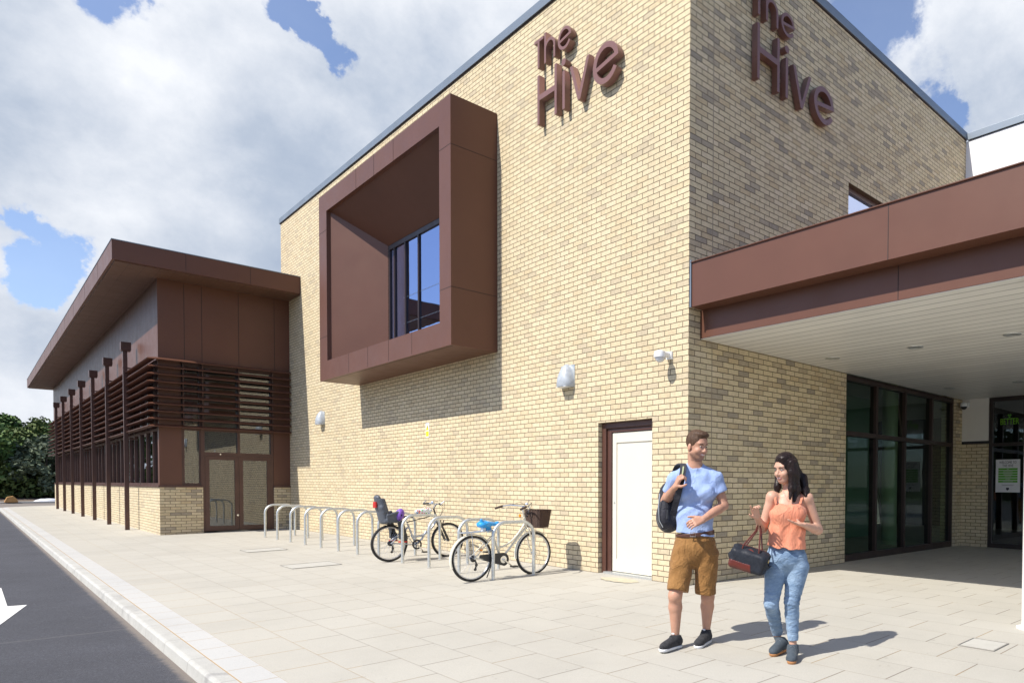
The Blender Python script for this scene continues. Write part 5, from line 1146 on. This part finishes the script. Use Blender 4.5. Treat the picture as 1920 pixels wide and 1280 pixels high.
# hair
f = Fld(hc-.16, hc+.18, .004)
f.ell(Pn(-.018, 0, .042), (.099, .0825, .094), .005, hax); f.ell(Pn(.050, .01, .100), (.042, .052, .026), .02, hax); f.ell(Pn(.0, 0, .106), (.07, .06, .026), .02, hax)
f.ell(Pn(.105, 0, -.03), (.078, .115, .112), .006, hax, sub=True); f.ell(Pn(.035, 0, -.115), (.12, .12, .098), .008, hax, sub=True); f.ell(Pn(-.07, 0, -.13), (.09, .12, .08), .01, hax, sub=True)
wrinkle(f, lambda X, Y, Z: .0022*np.sin(X*260+Z*90)*np.cos(Y*230-Z*120)*.7)
link('hair', f.mesh('hair', mf.M), man, MT['hair_m'])
# t-shirt
f = Fld((-.36, -.24, .88), (.36, .26, 1.60), .005)
f.ell(J(1304, 896, .03), (.15, .088, .055), .04); f.ell(J(1304, 922, .02), (.182, .124, .145), .05); f.ell(J(1303, 965, .01), (.160, .118, .15), .05); f.cap(J(1302, 985, .01), J(1304, 1012, .0), .150, .165, .03, flat=((0, 1, 0), .74))
f.ell(J(1285, 925, -.07), (.07, .05, .06), .04); f.ell(J(1324, 925, -.07), (.07, .05, .06), .04)
sl, sr = J(1254.5, 922, .06), J(1351.5, 923, .015)
f.cap(J(1303, 877, .03), ls, .060, .058, .04); f.cap(J(1303, 877, .03), rs, .060, .058, .04)
f.cap(ls+np.array((.004, 0, .0)), sl, .058, .062, .04, cut=True); f.cap(rs+np.array((-.004, 0, .0)), sr, .058, .063, .04, cut=True)
hem_l, hem_r = J(1264, 996, -.1), J(1342, 1008, -.1); dv = hem_r-hem_l
f.clip(hem_l, (dv[2]/abs(dv[0]), -.05, -1))
f.ell(J(1304.5, 863, -.03), (.070, .10, .068), .006, sub=True)
def sw(X, Y, Z):
    lowr = np.clip((1.25-Z)/.3, 0, 1)
    return .0020*np.sin(46*(Z+.55*X)+6*np.sin(9*X+4*Z))*lowr*np.clip((.14-X)/.1+.4, 0, 1)+.0018*np.sin(60*(Z-.9*X)+3*np.sin(11*Z))+.0018*np.sin(90*X+20*Z)*np.clip((Z-1.3)/.1, 0, 1)
wrinkle(f, sw)
link('t_shirt', f.mesh('t_shirt', mf.M), man, cloth_mat('pale_blue_cotton', (.29, .39, .63), (.335, .435, .68), 7, (9, .5, .012), 500, .85, (1.3, 1.3, .8)))
# shorts
f = Fld((-.26, -.26, .36), (.26, .24, 1.02), .005)
f.ell(J(1303, 1025, .01), (.178, .128, .14), .03); f.cap(J(1303, 998, .01), J(1303, 1030, .01), .150, .165, .03, flat=((0, 1, 0), .76))
kl, kr = J(1270.5, 1107, -.09), J(1322.5, 1112, .035)
f.cap(J(1281, 1040, -.01), kl, .103, .090, .02, flat=((0, 1, 0), 1.05), cut=True); f.cap(J(1325, 1040, .01), kr, .103, .088, .02, flat=((0, 1, 0), 1.05), cut=True)
f.clip(J(1303, 1000, 0), (-.10, 0, 1))
wrinkle(f, lambda X, Y, Z: .0028*np.sin(55*(Z+.5*np.abs(X))+5*np.sin(14*X))*np.clip((Z-.4)/.3, .3, 1)+.002*np.sin(38*(Z-1.2*np.abs(X))+3*np.sin(20*X)))
link('shorts', f.mesh('shorts', mf.M), man, cloth_mat('tan_twill', (.235, .115, .036), (.315, .162, .054), 9, (10, .75, .014), 600))
f = Fld((-.24, -.2, .88), (.24, .2, 1.02), .004)
f.cap(J(1303, 985, .01), J(1303, 1020, .01), .164, .167, .01, flat=((0, 1, 0), .76))
f.clip(J(1303, 997, 0), (-.12, 0, 1)); f.clip(J(1303, 1005.5, 0), (.12, 0, -1))
link('belt', f.mesh('belt', mf.M), man, mat('brown_leather', (.075, .03, .018), .4, noise=(20, .2)))
def wpt(M, p): return Vector(tuple(np.array(M)[:3, :3] @ np.array(p)+np.array(M)[:3, 3]))
b = MB(); p = J(1299, 1001.5, -.135); c = wpt(mf.M, p); r_ = RW*.022; u_ = Vector((0, 0, .016)); b.tube([c-r_-u_, c+r_-u_, c+r_+u_, c-r_+u_], .0035, 8, closed=True); b.build('buckle', MT['chrome'], man)
# shoes
def shoe(fr, heel, toe, par, upper, sole, ank, lace, thick=.024, w=.043, swoosh=None, raise_=0.0):
    heel = np.array(heel); toe = np.array(toe); fw = toe-heel; Ln = np.linalg.norm(fw); fw = fw/Ln; up = unit(np.array((0, 0, 1.))-fw*fw[2]); sd = np.cross(fw, up); ax = (fw, sd, up)
    def q(a, s_, h): return heel+fw*a*Ln+sd*s_+up*h
    lo = np.minimum(np.minimum(heel, toe), ank)-.09; hi = np.maximum(np.maximum(heel, toe), ank)+.09
    f = Fld(lo, hi, .004)
    f.cap(q(.14, 0, .05), q(.80, 0, .042), .040, .036, .02, flat=(up, .9)); f.cap(q(.10, 0, .06), q(.28, 0, .075), .038, .040, .02)
    f.cap(q(.28, 0, .08), q(.72, 0, .045), .036, .036, .02); f.cap(q(.84, .004, .034), q(.90, 0, .034), .040, .033, .02, flat=(up, .75))
    f.cap(q(.16, 0, .06), np.array(ank)+np.array((0, 0, .02)), .044, .040, .02)
    pl = q(0, 0, thick*.8); f.clip(pl, -up); f.clip(np.array(ank)+np.array((0, 0, .008)), (0, .15, 1))
    link('shoe_upper', f.mesh('shoe_upper', fr.M), par, upper)
    f = Fld(lo, hi, .004)
    f.cap(q(.10, 0, .02), q(.5, 0, .02), w-.002, w-.006, .01); f.cap(q(.5, 0, .02), q(.88, 0, .02), w-.006, w-.003, .01)
    f.clip(q(0, 0, thick), up); f.clip(q(0, 0, 0), -up)
    link('shoe_sole', f.mesh('shoe_sole', fr.M), par, sole)
    b = MB()
    for i in range(4):
        a = .46+.08*i; h = .112-.026*i*.85
        b.tube([wpt(fr.M, q(a, -.022, h-.012)), wpt(fr.M, q(a+.01, 0, h)), wpt(fr.M, q(a, .022, h-.012))], .0032, 6)
    b.pieces('lace', lace, par)
    return q
bk = cloth_mat('black_knit', (.02, .02, .022), (.045, .045, .048), 30, (60, .6, .004), 700); wh = mat('white_sole', (.72, .72, .72), .6, noise=(14, .06)); lc = mat('dark_lace', (.03, .03, .035), .8)
def onground(fr, px, D, extra=0.0):
    """point on the pavement under photo column px at depth D"""
    p = at(px, 1200, D); l = p-fr.o; x = l.dot(RW); y = l.dot(FW); return np.array([x, y, gz(p.x)+extra])
q = shoe(mf, onground(mf, 1274, 5.77), onground(mf, 1240, 5.55, .012), man, bk, wh, la+np.array((0, .0, -.005)), lc)
b = MB(); c = wpt(mf.M, q(.38, 0, .125)); b.lathe([(0, -.002), (.012, -.002), (.012, .003), (0, .003)], c, (0, -.4, 1), 8, cap=False); b.build('tongue_tab', MT['white'], man)
q = shoe(mf, onground(mf, 1328, 5.95), onground(mf, 1307, 5.70), man, bk, wh, ra+np.array((0, 0, -.005)), lc)
b = MB(); c = wpt(mf.M, q(.38, 0, .125)); b.lathe([(0, -.002), (.012, -.002), (.012, .003), (0, .003)], c, (0, -.4, 1), 8, cap=False); b.build('tongue_tab', MT['white'], man)
# backpack: a thing of its own
bp = empty('backpack', (0, 0, 0), 'dark grey backpack hanging from the man\'s shoulder behind his arm', 'backpack')
f = Fld(J(1250, 955, .14)-.34, J(1250, 955, .14)+.34, .006)
f.cap(J(1258, 925, .17), J(1254, 972, .13), .105, .120, .03, flat=((.5, .85, 0), .75)); f.ell(J(1246, 965, .06), (.065, .07, .13), .03); f.rbox(J(1262, 950, .19), (.11, .075, .19), .05, .03)
f.clip(J(1275, 1000, .1), unit((.15, -.3, -1)))
wrinkle(f, lambda X, Y, Z: .003*np.sin(40*Z+20*X))
bag_m = cloth_mat('charcoal_nylon', (.022, .022, .028), (.045, .045, .055), 12, (22, .6, .01), 500, .6)
link('bag_body', f.mesh('bag_body', mf.M), bp, bag_m)
def strip(fr, pts, wdir, w, t, name, par, m, seg=24):
    P_ = [wpt(fr.M, p) for p in pts]; n = len(P_); b = MB(); vs = []
    for i in range(seg+1):
        t_ = i/seg*(n-1); k = min(int(t_), n-2); u = t_-k; p0, p1, p2, p3 = P_[max(k-1, 0)], P_[k], P_[k+1], P_[min(k+2, n-1)]
        p = .5*((2*p1)+(p2-p0)*u+(2*p0-5*p1+4*p2-p3)*u*u+(3*p1-p0-3*p2+p3)*u**3); tg = ((p2-p0)*(1-u)+(p3-p1)*u).normalized()
        wd = (Vector(tuple(np.array(fr.M)[:3, :3] @ np.array(wdir)))); wd = (wd-tg*wd.dot(tg)).normalized(); nn_ = tg.cross(wd)
        for a, c_ in ((-.5, -.5), (.5, -.5), (.5, .5), (-.5, .5)): vs.append(p+wd*w*a+nn_*t*c_)
    fs = [(0, 1, 2, 3), tuple(seg*4+k for k in (3, 2, 1, 0))]
    for i in range(seg):
        for k in range(4): fs.append((i*4+k, i*4+(k+1) % 4, i*4+4+(k+1) % 4, i*4+4+k))
    b.add(vs, fs); return b.build(name, m, par, bevel=.001)
st = strip(mf, [J(1262, 905, .20), J(1268, 878, .13), J(1279, 869, .02), J(1281, 876, -.075), J(1279, 893, -.125), J(1275, 912, -.14), J(1268, 940, -.10), J(1262, 965, .0)], (1, -.1, 0), .052, .010, 'strap', bp, bag_m)
strip(mf, [J(1281.5, 874, -.083), J(1280, 885, -.12), J(1278, 895, -.137)], (1, -.1, 0), .012, .004, 'strap_print', bp, mat('yellow_thread', (.34, .36, .20), .7), 8)
b = MB(); b.tube([wpt(mf.M, J(x, y, d)) for x, y, d in ((1237, 925, .02), (1234.5, 950, -.01), (1236, 975, -.01), (1243, 988, .0))], .0035, 6); b.build('zip', MT['galv'], bp)
b = MB(); b.tube([wpt(mf.M, J(x, y, -.03)) for x, y in ((1252, 955), (1251, 972))], [.008, .012], 8); b.build('zip_pull', MT['blackplastic'], bp)
# ================= woman
wf_ = Frame(1475, 5.40); J = wf_.J
wom = empty('person', (0, 0, 0), 'dark haired woman in coral camisole top and blue jeans, gesturing with both hands', 'person')
hc = J(1471.5, 879, -.0); FD = unit((-.74, -.64, -.17))
ls, rs = J(1448, 932, .01), J(1513, 934, .01); le, re = J(1430, 990, .04), J(1534, 993, .06); lw, rw = J(1419, 969, -.17), J(1508, 984, -.14)
lk, rk = J(1446, 1131, -.03), J(1484.5, 1126, -.03); la, ra = J(1458.5, 1192, .19), J(1487, 1206, -.02)
f = Fld((-.36, -.46, -.02), (.36, .36, 1.70), .0055)
Pn, hax, hg = head(f, hc, FD, True)
f.cap(Pn(-.022, 0, -.06), J(1480, 922, .03), .045, .048, .02)
f.ell(J(1480, 930, .03), (.105, .06, .035), .04); f.ell(J(1479, 955, .02), (.125, .088, .12), .04); f.ell(J(1476, 1000, .01), (.112, .082, .12), .05); f.ell(J(1474, 1040, .01), (.145, .10, .10), .04)
f.ell(J(1460, 964, -.07), (.052, .042, .052), .05); f.ell(J(1493, 965, -.07), (.052, .042, .052), .05)
for sh, el, wr in ((ls, le, lw), (rs, re, rw)):
    f.ell(sh, (.048, .048, .050), .03); f.cap(sh, el, .045, .036, .02); m_ = el+(wr-el)*.28; f.cap(el, m_, .036, .037, .015); f.cap(m_, wr, .037, .022, .01)
hl, hr = J(1457, 1058, 0), J(1494, 1058, 0)
for hp_, kn, an in ((hl, lk, la), (hr, rk, ra)):
    f.cap(hp_, kn, .076, .046, .03); cm = kn+(an-kn)*.32+np.array((0, .014, 0)); f.cap(kn, cm, .044, .045, .02); f.cap(cm, an, .045, .027, .015); f.cap(an, an+np.array((0, -.01, -.04)), .027, .024, .01)
hand(f, rw, J(1481, 979, -.22)-rw, (-.05, -.25, 1), .16, 1, thumb=(.5, .65), size=.90, spread=.22)
hand(f, lw, J(1414, 950, -.23)-lw, (.35, -.75, -.1), .5, -1, thumb=(.75, .45), size=.90, spread=.12, curls=(.75, .7, .55, .12))
SKW = np.array((.57, .325, .225)); LPW = np.array((.48, .16, .14))
def wcol(V):
    c = np.tile(SKW, (len(V), 1)); q = (V-hc) @ np.stack(hax).T/hg
    lip = ((np.abs(q[:, 2]+.064) < .011) & (np.abs(q[:, 1]) < .024) & (q[:, 0] > .068))[:, None]; c = np.where(lip, LPW, c)
    th = ((np.abs(q[:, 2]+.063) < .003) & (np.abs(q[:, 1]) < .017) & (q[:, 0] > .068))[:, None]; return np.where(th, np.array((.6, .56, .52)), c)
link('body', f.mesh('body', wf_.M, wcol), wom, MT['skin'])
eyes(Pn, hg, wf_.M, wom, FD, MT['hair_f'])
# hair: shoulder length, tucked back at the far side, falling over the near cheek
f = Fld(np.minimum(hc, J(1480, 935, 0))-.20, hc+.20, .0045)
f.ell(Pn(-.022, 0, .038), (.099, .083, .097), .01, hax); f.ell(Pn(.01, .01, .098), (.06, .055, .026), .03, hax)
def tress(pts, r, k=.02):
    for i in range(len(pts)-1): f.cap(pts[i], pts[i+1], r[i], r[i+1], k)
tress([Pn(-.07, 0, .03), Pn(-.095, .02, -.06), J(1502, 912, .06), J(1505, 930, .05)], [.064, .055, .044, .024])
tress([Pn(-.03, .07, .04), Pn(-.02, .085, -.05), J(1493, 917, -.03), J(1489, 938, -.06)], [.040, .036, .034, .014])
tress([Pn(.0, .075, .05), Pn(.015, .082, -.03), J(1484, 915, -.07), J(1481, 934, -.09)], [.028, .026, .023, .010])
tress([J(1506, 895, .03), J(1510, 920, .0), J(1511, 929, -.03)], [.035, .030, .014])
tress([Pn(-.02, -.075, .04), Pn(-.01, -.082, -.05), J(1458, 912, .04), J(1456, 928, .03)], [.035, .030, .028, .016])
f.ell(Pn(.098, -.01, -.030), (.070, .074, .098), .008, hax, sub=True)
wrinkle(f, lambda X, Y, Z: .0016*np.sin(190*(X+.25*np.sin(6*Z)))*np.cos(150*(Y+.2*np.sin(7*Z))))
link('hair', f.mesh('hair', wf_.M), wom, MT['hair_f'])
# camisole
f = Fld((-.26, -.26, .82), (.28, .24, 1.30), .0045)
f.ell(J(1479, 957, .02), (.140, .102, .115), .04); f.ell(J(1462, 963, -.062), (.068, .055, .064), .07); f.ell(J(1491, 964, -.062), (.068, .055, .064), .07); f.ell(J(1476.5, 962, -.065), (.07, .045, .07), .07); f.cap(J(1462, 970, -.055), J(1458, 1015, -.03), .062, .075, .05); f.cap(J(1491, 970, -.055), J(1490, 1015, -.03), .062, .075, .05)
f.ell(J(1476, 998, .0), (.132, .105, .12), .05); f.cap(J(1475, 1000, -.0), J(1474, 1036, -.005), .128, .165, .03, flat=((0, 1, 0), .80))
h1, h2 = J(1437, 1023, -.1), J(1512, 1034, -.1); f.clip(h1, ((h2-h1)[2]/abs((h2-h1)[0]), 0, -1))
f.clip(J(1479, 940.5, 0), (-.04, -.25, 1)); f.ell(J(1476, 938, -.11), (.062, .075, .040), .006, sub=True)
for sx_ in (1443, 1523): f.ell(J(sx_, 945, 0), (.045, .09, .06), .006, sub=True)
wrinkle(f, lambda X, Y, Z: .006*np.sin(62*X+4*np.sin(9*Z))*np.clip((1.08-Z)/.2, 0, 1)+.003*np.sin(50*(Z+.6*X)+3*np.sin(17*X)))
coral = cloth_mat('coral_viscose', (.66, .235, .135), (.74, .29, .175), 7, (8, .8, .012), 600, .7, (1.4, 1.4, .5))
top = link('camisole', f.mesh('camisole', wf_.M), wom, coral)
strip(wf_, [J(1455, 944, -.065), J(1453.5, 934, -.045), J(1456, 923.5, .01), J(1461, 925, .07), J(1462, 944, .10)], (1, 0, 0), .017, .004, 'shoulder_strap', wom, coral, 14)
strip(wf_, [J(1500, 944, -.065), J(1503, 934, -.045), J(1503, 923.5, .01), J(1499, 925, .07), J(1496, 944, .10)], (1, 0, 0), .017, .004, 'shoulder_strap', wom, coral, 14)
b = MB(); b.tube([wpt(wf_.M, J(x, y, d)) for x, y, d in ((1468, 918, -.03), (1470, 926, -.05), (1475, 934, -.072), (1480, 926, -.05), (1484, 919, -.03))], .0011, 5); b.build('necklace', MT['chrome'], wom)
# jeans
f = Fld((-.24, -.26, .10), (.24, .32, .96), .005)
f.ell(J(1474, 1045, .01), (.158, .118, .115), .03); f.cap(J(1474, 1022, .01), J(1474, 1040, .01), .130, .150, .03, flat=((0, 1, 0), .76))
le_, re_ = la+np.array((-.004, 0, .03)), ra+np.array((0, 0, .025))
f.cap(J(1455, 1062, -.0), lk, .090, .056, .02); cm = lk+(le_-lk)*.35+np.array((0, .015, 0)); f.cap(lk, cm, .056, .056, .015); f.cap(cm, le_, .056, .045, .01, cut=True)
f.cap(J(1495.5, 1062, .0), rk, .092, .060, .02); cm = rk+(re_-rk)*.35+np.array((0, .015, 0)); f.cap(rk, cm, .058, .056, .015); f.cap(cm, re_, .056, .041, .01, cut=True)
f.clip(J(1474, 1018, 0), (0, 0, 1))
def jw(X, Y, Z):
    knee = np.exp(-((Z-.42)/.10)**2); crotch = np.exp(-((Z-.78)/.08)**2); return .0022*np.sin(170*Z+7*np.sin(25*X+20*Y))*knee+.0022*np.sin(85*(Z+.7*np.abs(X)))*crotch+.0018*np.sin(120*Z+9*X)*np.exp(-((Z-.2)/.08)**2)
wrinkle(f, jw)
link('jeans', f.mesh('jeans', wf_.M), wom, cloth_mat('blue_denim', (.11, .18, .29), (.28, .38, .50), 9, (13, .7, .009), 500, .85, (.8, .8, 1.5)))
# plimsolls
gu = cloth_mat('slate_canvas', (.045, .06, .075), (.075, .09, .105), 30, (50, .5, .003), 700); gum = mat('gum_sole', (.42, .19, .07), .6, noise=(20, .08)); gl_ = mat('slate_lace', (.10, .12, .14), .8)
shoe(wf_, onground(wf_, 1487, 5.43), onground(wf_, 1484.5, 5.205), wom, gu, gum, ra+np.array((0, 0, -.012)), gl_, w=.039)
toe = onground(wf_, 1448, 5.44); heel = J(1472, 1211, .185); heel = heel+np.array((0, 0, -.03))
shoe(wf_, heel, toe, wom, gu, gum, la+np.array((0, 0, -.012)), gl_, w=.039)
# handbag: hangs on her forearm, a thing of its own
hb = empty('handbag', (0, 0, 0), 'navy duffel handbag with brown leather base and handles hanging from the woman\'s forearm', 'handbag')
cb_ = J(1406, 1046, -.13); a1 = unit((.93, -.28, -.26)); a3 = unit(np.array((.24, 0, 1.))-a1*np.dot((.24, 0, 1.), a1)); a2 = np.cross(a3, a1); bax = (a1, a2, a3)
navy = cloth_mat('navy_pebbled_leather', (.016, .018, .024), (.028, .031, .038), 40, (120, .8, .003), 300, .42, (1, 1, 1), 0, 0); tan = mat('oxblood_leather', (.105, .022, .014), .32, noise=(15, .25))
BS = .88
def bq(a, b_, c_): return cb_+(a1*a+a2*b_+a3*c_)*BS
f = Fld(cb_-.27, cb_+.27, .005)
f.rbox(bq(0, 0, -.028), (0.139, 0.084, 0.077), .03, .02, bax); f.cap(bq(-.115, 0, .010), bq(.115, 0, .010), .077, .077, .02)
for s_ in (-1, 1): f.ell(bq(s_*.165, 0, .02), (.03, .05, .04), .02, bax, sub=True)
wrinkle(f, lambda X, Y, Z: .0022*np.sin(60*X+40*Z)*np.cos(50*Y))
link('bag_body', f.mesh('bag_body', wf_.M), hb, navy)
f = Fld(cb_-.27, cb_+.27, .005)
f.rbox(bq(0, 0, -.031), (0.142, 0.086, 0.077), .03, .01, bax); f.clip(bq(0, 0, -.045), a3)
f.clip(bq(.02, 0, 0), unit(a1+a3*.35))
link('leather_base', f.mesh('leather_base', wf_.M), hb, tan)
for s_ in (-1, 1):
    top_ = J(1423, 984, -.05+.02*s_)
    pts = [bq(-.075, s_*.062, .065), bq(-.072, s_*.07, .098), bq(-.02, s_*.050, .19)*.5+top_*.5, top_+np.array((-.006, 0, .012)), top_+np.array((.012, 0, .010)), bq(.06, s_*.050, .20)*.5+top_*.5, bq(.070, s_*.07, .098), bq(.075, s_*.062, .065)]
    b = MB(); b.tube([wpt(wf_.M, p) for p in pts], .0062, 8); b.build('handle', tan, hb)
b = MB(); b.tube([wpt(wf_.M, bq(-.12, 0, .098)), wpt(wf_.M, bq(.12, 0, .098))], .004, 6); b.build('zip', tan, hb)
b = MB(); r0 = [wpt(wf_.M, bq(.168+.0, -.02+.016*math.cos(a), .02+.016*math.sin(a))) for a in [2*math.pi*k/14 for k in range(14)]]; b.tube(r0, .003, 6, closed=True); b.build('ring', mat('brass', (.7, .5, .2), .3, metal=1.0), hb)
b = MB(); 
for c_ in (-.03,): b.rb = None; b.lathe([(0, -.003), (.03, -.003), (.03, .0), (0, .0)], wpt(wf_.M, bq(0, -.078, .055)), tuple(np.array(wf_.M)[:3, :3] @ (-a2+a3*.7)), 16, cap=False)
b.build('leather_tab', tan, hb)
# ---------------------------------------------------------------- trees beyond the junction
def leaf_mat(name, c1, c2):
    m = bpy.data.materials.new(name); m.use_nodes = True; t = m.node_tree; b = t.nodes['Principled BSDF']
    tcn = t.nodes.new('ShaderNodeTexCoord'); oi = t.nodes.new('ShaderNodeNewGeometry')
    c = MIX(t, oi.outputs['Random Per Island'], c1, c2); c = MIX(t, 1.0, c, RAMP(t, NOISE(t, tcn.outputs['Object'], .7, 3, .6), [(.3, .65), (.7, 1.25)]), 'MULTIPLY')
    t.links.new(c, b.inputs['Base Color']); b.inputs['Roughness'].default_value = .7; b.inputs['Specular IOR Level'].default_value = .25
    return m
LM = [leaf_mat('green_leaves', (.04, .085, .02), (.12, .19, .05)), leaf_mat('olive_leaves', (.065, .095, .025), (.15, .19, .06)), leaf_mat('grey_green_leaves', (.075, .10, .055), (.15, .18, .115))]
bark = mat('bark', (.075, .06, .045), .9, noise=(4, .25), bump=(10, .8, .03))
TRND = random.Random(11)
def crown_mesh(name, m, H, R, n, leaf, rnd, spread=1.0, low=.10):
    """leaf sprays gathered in clumps through the crown's volume"""
    vs = []; fs = []; nc = max(14, int(n/55)); cl = []
    for i in range(nc):
        h = low+(1-low)*rnd.random()**.85; prof = math.sin(math.pi*min(1, (h-low)/(1-low)*.82+.16))**.7
        a = rnd.uniform(0, 2*math.pi); r = R*prof*math.sqrt(rnd.random())*spread; cl.append((r*math.cos(a), r*math.sin(a), H*h, R*rnd.uniform(.16, .34)))
    for i in range(n):
        c = cl[rnd.randrange(nc)]; d = Vector((rnd.gauss(0, 1), rnd.gauss(0, 1), rnd.gauss(0, .8))).normalized()*c[3]*rnd.random()**.4; p = Vector(c[:3])+d
        u = Vector((rnd.uniform(-1, 1), rnd.uniform(-1, 1), rnd.uniform(-.6, .9))).normalized(); w = u.cross(Vector((rnd.uniform(-1, 1), rnd.uniform(-1, 1), rnd.uniform(-1, 1)))).normalized(); s = leaf*rnd.uniform(.6, 1.3); b0 = len(vs)
        vs += [p-u*s, p+w*s*.55, p+u*s, p-w*s*.55]; fs.append((b0, b0+1, b0+2, b0+3))
    me = bpy.data.meshes.new(name); me.from_pydata([tuple(v) for v in vs], [], fs); me.update(); return me
def tree(x, y, z, H, R, kind, label, n=4200, leaf=.17):
    r = empty('tree', (x, y, z), label, 'tree', 'trees beyond the far end of the road'); rn = random.Random(int(x*31+y*7))
    link('crown', crown_mesh('crown', LM[kind], H, R, n, leaf, rn), r, LM[kind])
    b = MB(); b.tube([(0, 0, -.5), (rn.uniform(-.1, .1), rn.uniform(-.1, .1), H*.3), (rn.uniform(-.3, .3), rn.uniform(-.3, .3), H*.75)], [.04*H**.7, .03*H**.7, .01*H**.7], 9); 
    b.build('trunk', bark, r)
    for k in range(5):
        a = rn.uniform(0, 6.28); h = rn.uniform(.2, .55)*H; q = MB(); q.tube([(0, 0, h), (R*.35*math.cos(a), R*.35*math.sin(a), h+.12*H), (R*.7*math.cos(a), R*.7*math.sin(a), h+.25*H)], [.045, .03, .012], 6); q.build('limb', bark, r)
spec = [(-5.6, 68, 5.6, 2.3, 0, 'dark green tree at the very left edge of the photo, beyond the road end'), (-3.5, 69.5, 5.0, 1.9, 1, 'lower olive green tree, second from the left edge, beyond the soil'), (-2.2, 67, 4.4, 1.9, 2, 'pale grey green tree close to the far end of the low wing'), (-.6, 70, 5.9, 2.2, 0, 'taller green tree partly hidden behind the far end of the low wing'),
        (-8.2, 70, 6.4, 2.5, 1, 'olive tree just outside the left edge, beyond the soil bank'), (-11.5, 69, 6.0, 2.6, 0, 'broad green tree further left beyond the soil bank'), (-15.5, 71, 6.8, 2.8, 1, 'large olive tree far to the left beyond the soil'), (2.4, 70, 6.0, 2.4, 0, 'green tree behind the low wing'), (-4.4, 73.5, 6.3, 2.3, 0, 'back row green tree between the two left trees'), (-2.0, 74, 6.2, 2.3, 1, 'back row olive tree rising behind the pale tree')]
for x, y, H, R, k, lb in spec: tree(x, y, .25 if y > 66 else 0, H, R, k, lb)
# dense low scrub at the feet of the trees: nobody could count it
rn = random.Random(5); vs = []; fs = []
for i in range(16000):
    x = rn.uniform(-34, 12); y = 66.2+rn.random()**1.5*9; z = .2+rn.random()**1.3*(2.0+.9*math.sin(x*.9)+.5*math.sin(x*2.3)); p = Vector((x, y, z)); u = Vector((rn.uniform(-1, 1), rn.uniform(-1, 1), rn.uniform(-1, 1))).normalized(); w = u.cross(Vector((rn.uniform(-1, 1), rn.uniform(-1, 1), rn.uniform(-1, 1)))).normalized(); s = .2*rn.uniform(.6, 1.3); b0 = len(vs)
    vs += [p-u*s, p+w*s*.6, p+u*s, p-w*s*.6]; fs.append((b0, b0+1, b0+2, b0+3))
me = bpy.data.meshes.new('scrub'); me.from_pydata([tuple(v) for v in vs], [], fs); tag(link('scrub', me, None, LM[1]), 'dark dense scrub under the trees at the far end of the road', 'undergrowth', kind='stuff')
# wood on the far side of the car park, seen in the window reflections
vs = []; fs = []
for i in range(26000):
    y = rn.uniform(-40, 110); z = rn.random()**.8*(6.0+1.4*math.sin(y*.35)+.9*math.sin(y*.93)); x = -44-rn.random()*7; p = Vector((x, y, z)); u = Vector((rn.uniform(-1, 1), rn.uniform(-1, 1), rn.uniform(-1, 1))).normalized(); w = u.cross(Vector((rn.uniform(-1, 1), rn.uniform(-1, 1), rn.uniform(-1, 1)))).normalized(); s = .55*rn.uniform(.6, 1.3); b0 = len(vs)
    vs += [p-u*s, p+w*s*.6, p+u*s, p-w*s*.6]; fs.append((b0, b0+1, b0+2, b0+3))
me = bpy.data.meshes.new('wood'); me.from_pydata([tuple(v) for v in vs], [], fs); tag(link('wood', me, None, LM[1]), 'belt of green woodland across the car park, mirrored in the wing windows', 'wood', kind='stuff')
# site leftovers on the bare soil
b = MB(); n = 18; vs = []; rn = random.Random(2)
for j, (h, k_) in enumerate(((0, 1), (.16, .92), (.30, .6), (.34, .15))):
    for i in range(n): a = 2*math.pi*i/n; vs.append((.8*k_*math.cos(a)*(1+.15*math.sin(3*a+j)), .6*k_*math.sin(a), h*.6+rn.uniform(-.03, .03)))
b.add(vs, [tuple(3*n+k for k in range(n))]+[(j*n+i, j*n+(i+1) % n, j*n+n+(i+1) % n, j*n+n+i) for j in range(3) for i in range(n)], True)
o = b.build('sheeting_heap', mat('white_sheeting', (.60, .61, .64), .6, noise=(3, .08), bump=(5, .8, .05))); o.location = (-2.3, 63.2, -.14); tag(o, 'crumpled white sheeting lying on the soil beyond the pavement end', 'sheeting')
b = MB(); b.prism([(-.35, 0), (.35, 0), (.28, .22), (.1, .42), (-.2, .36)], 'y', -.3, .3); o = b.build('sand_bag', mat('orange_sand_bag', (.50, .27, .09), .8, noise=(5, .15)), bevel=.04); o.location = (-4.35, 60.2, -.1); tag(o, 'orange brown bag standing on the far kerb at the left edge', 'bag')
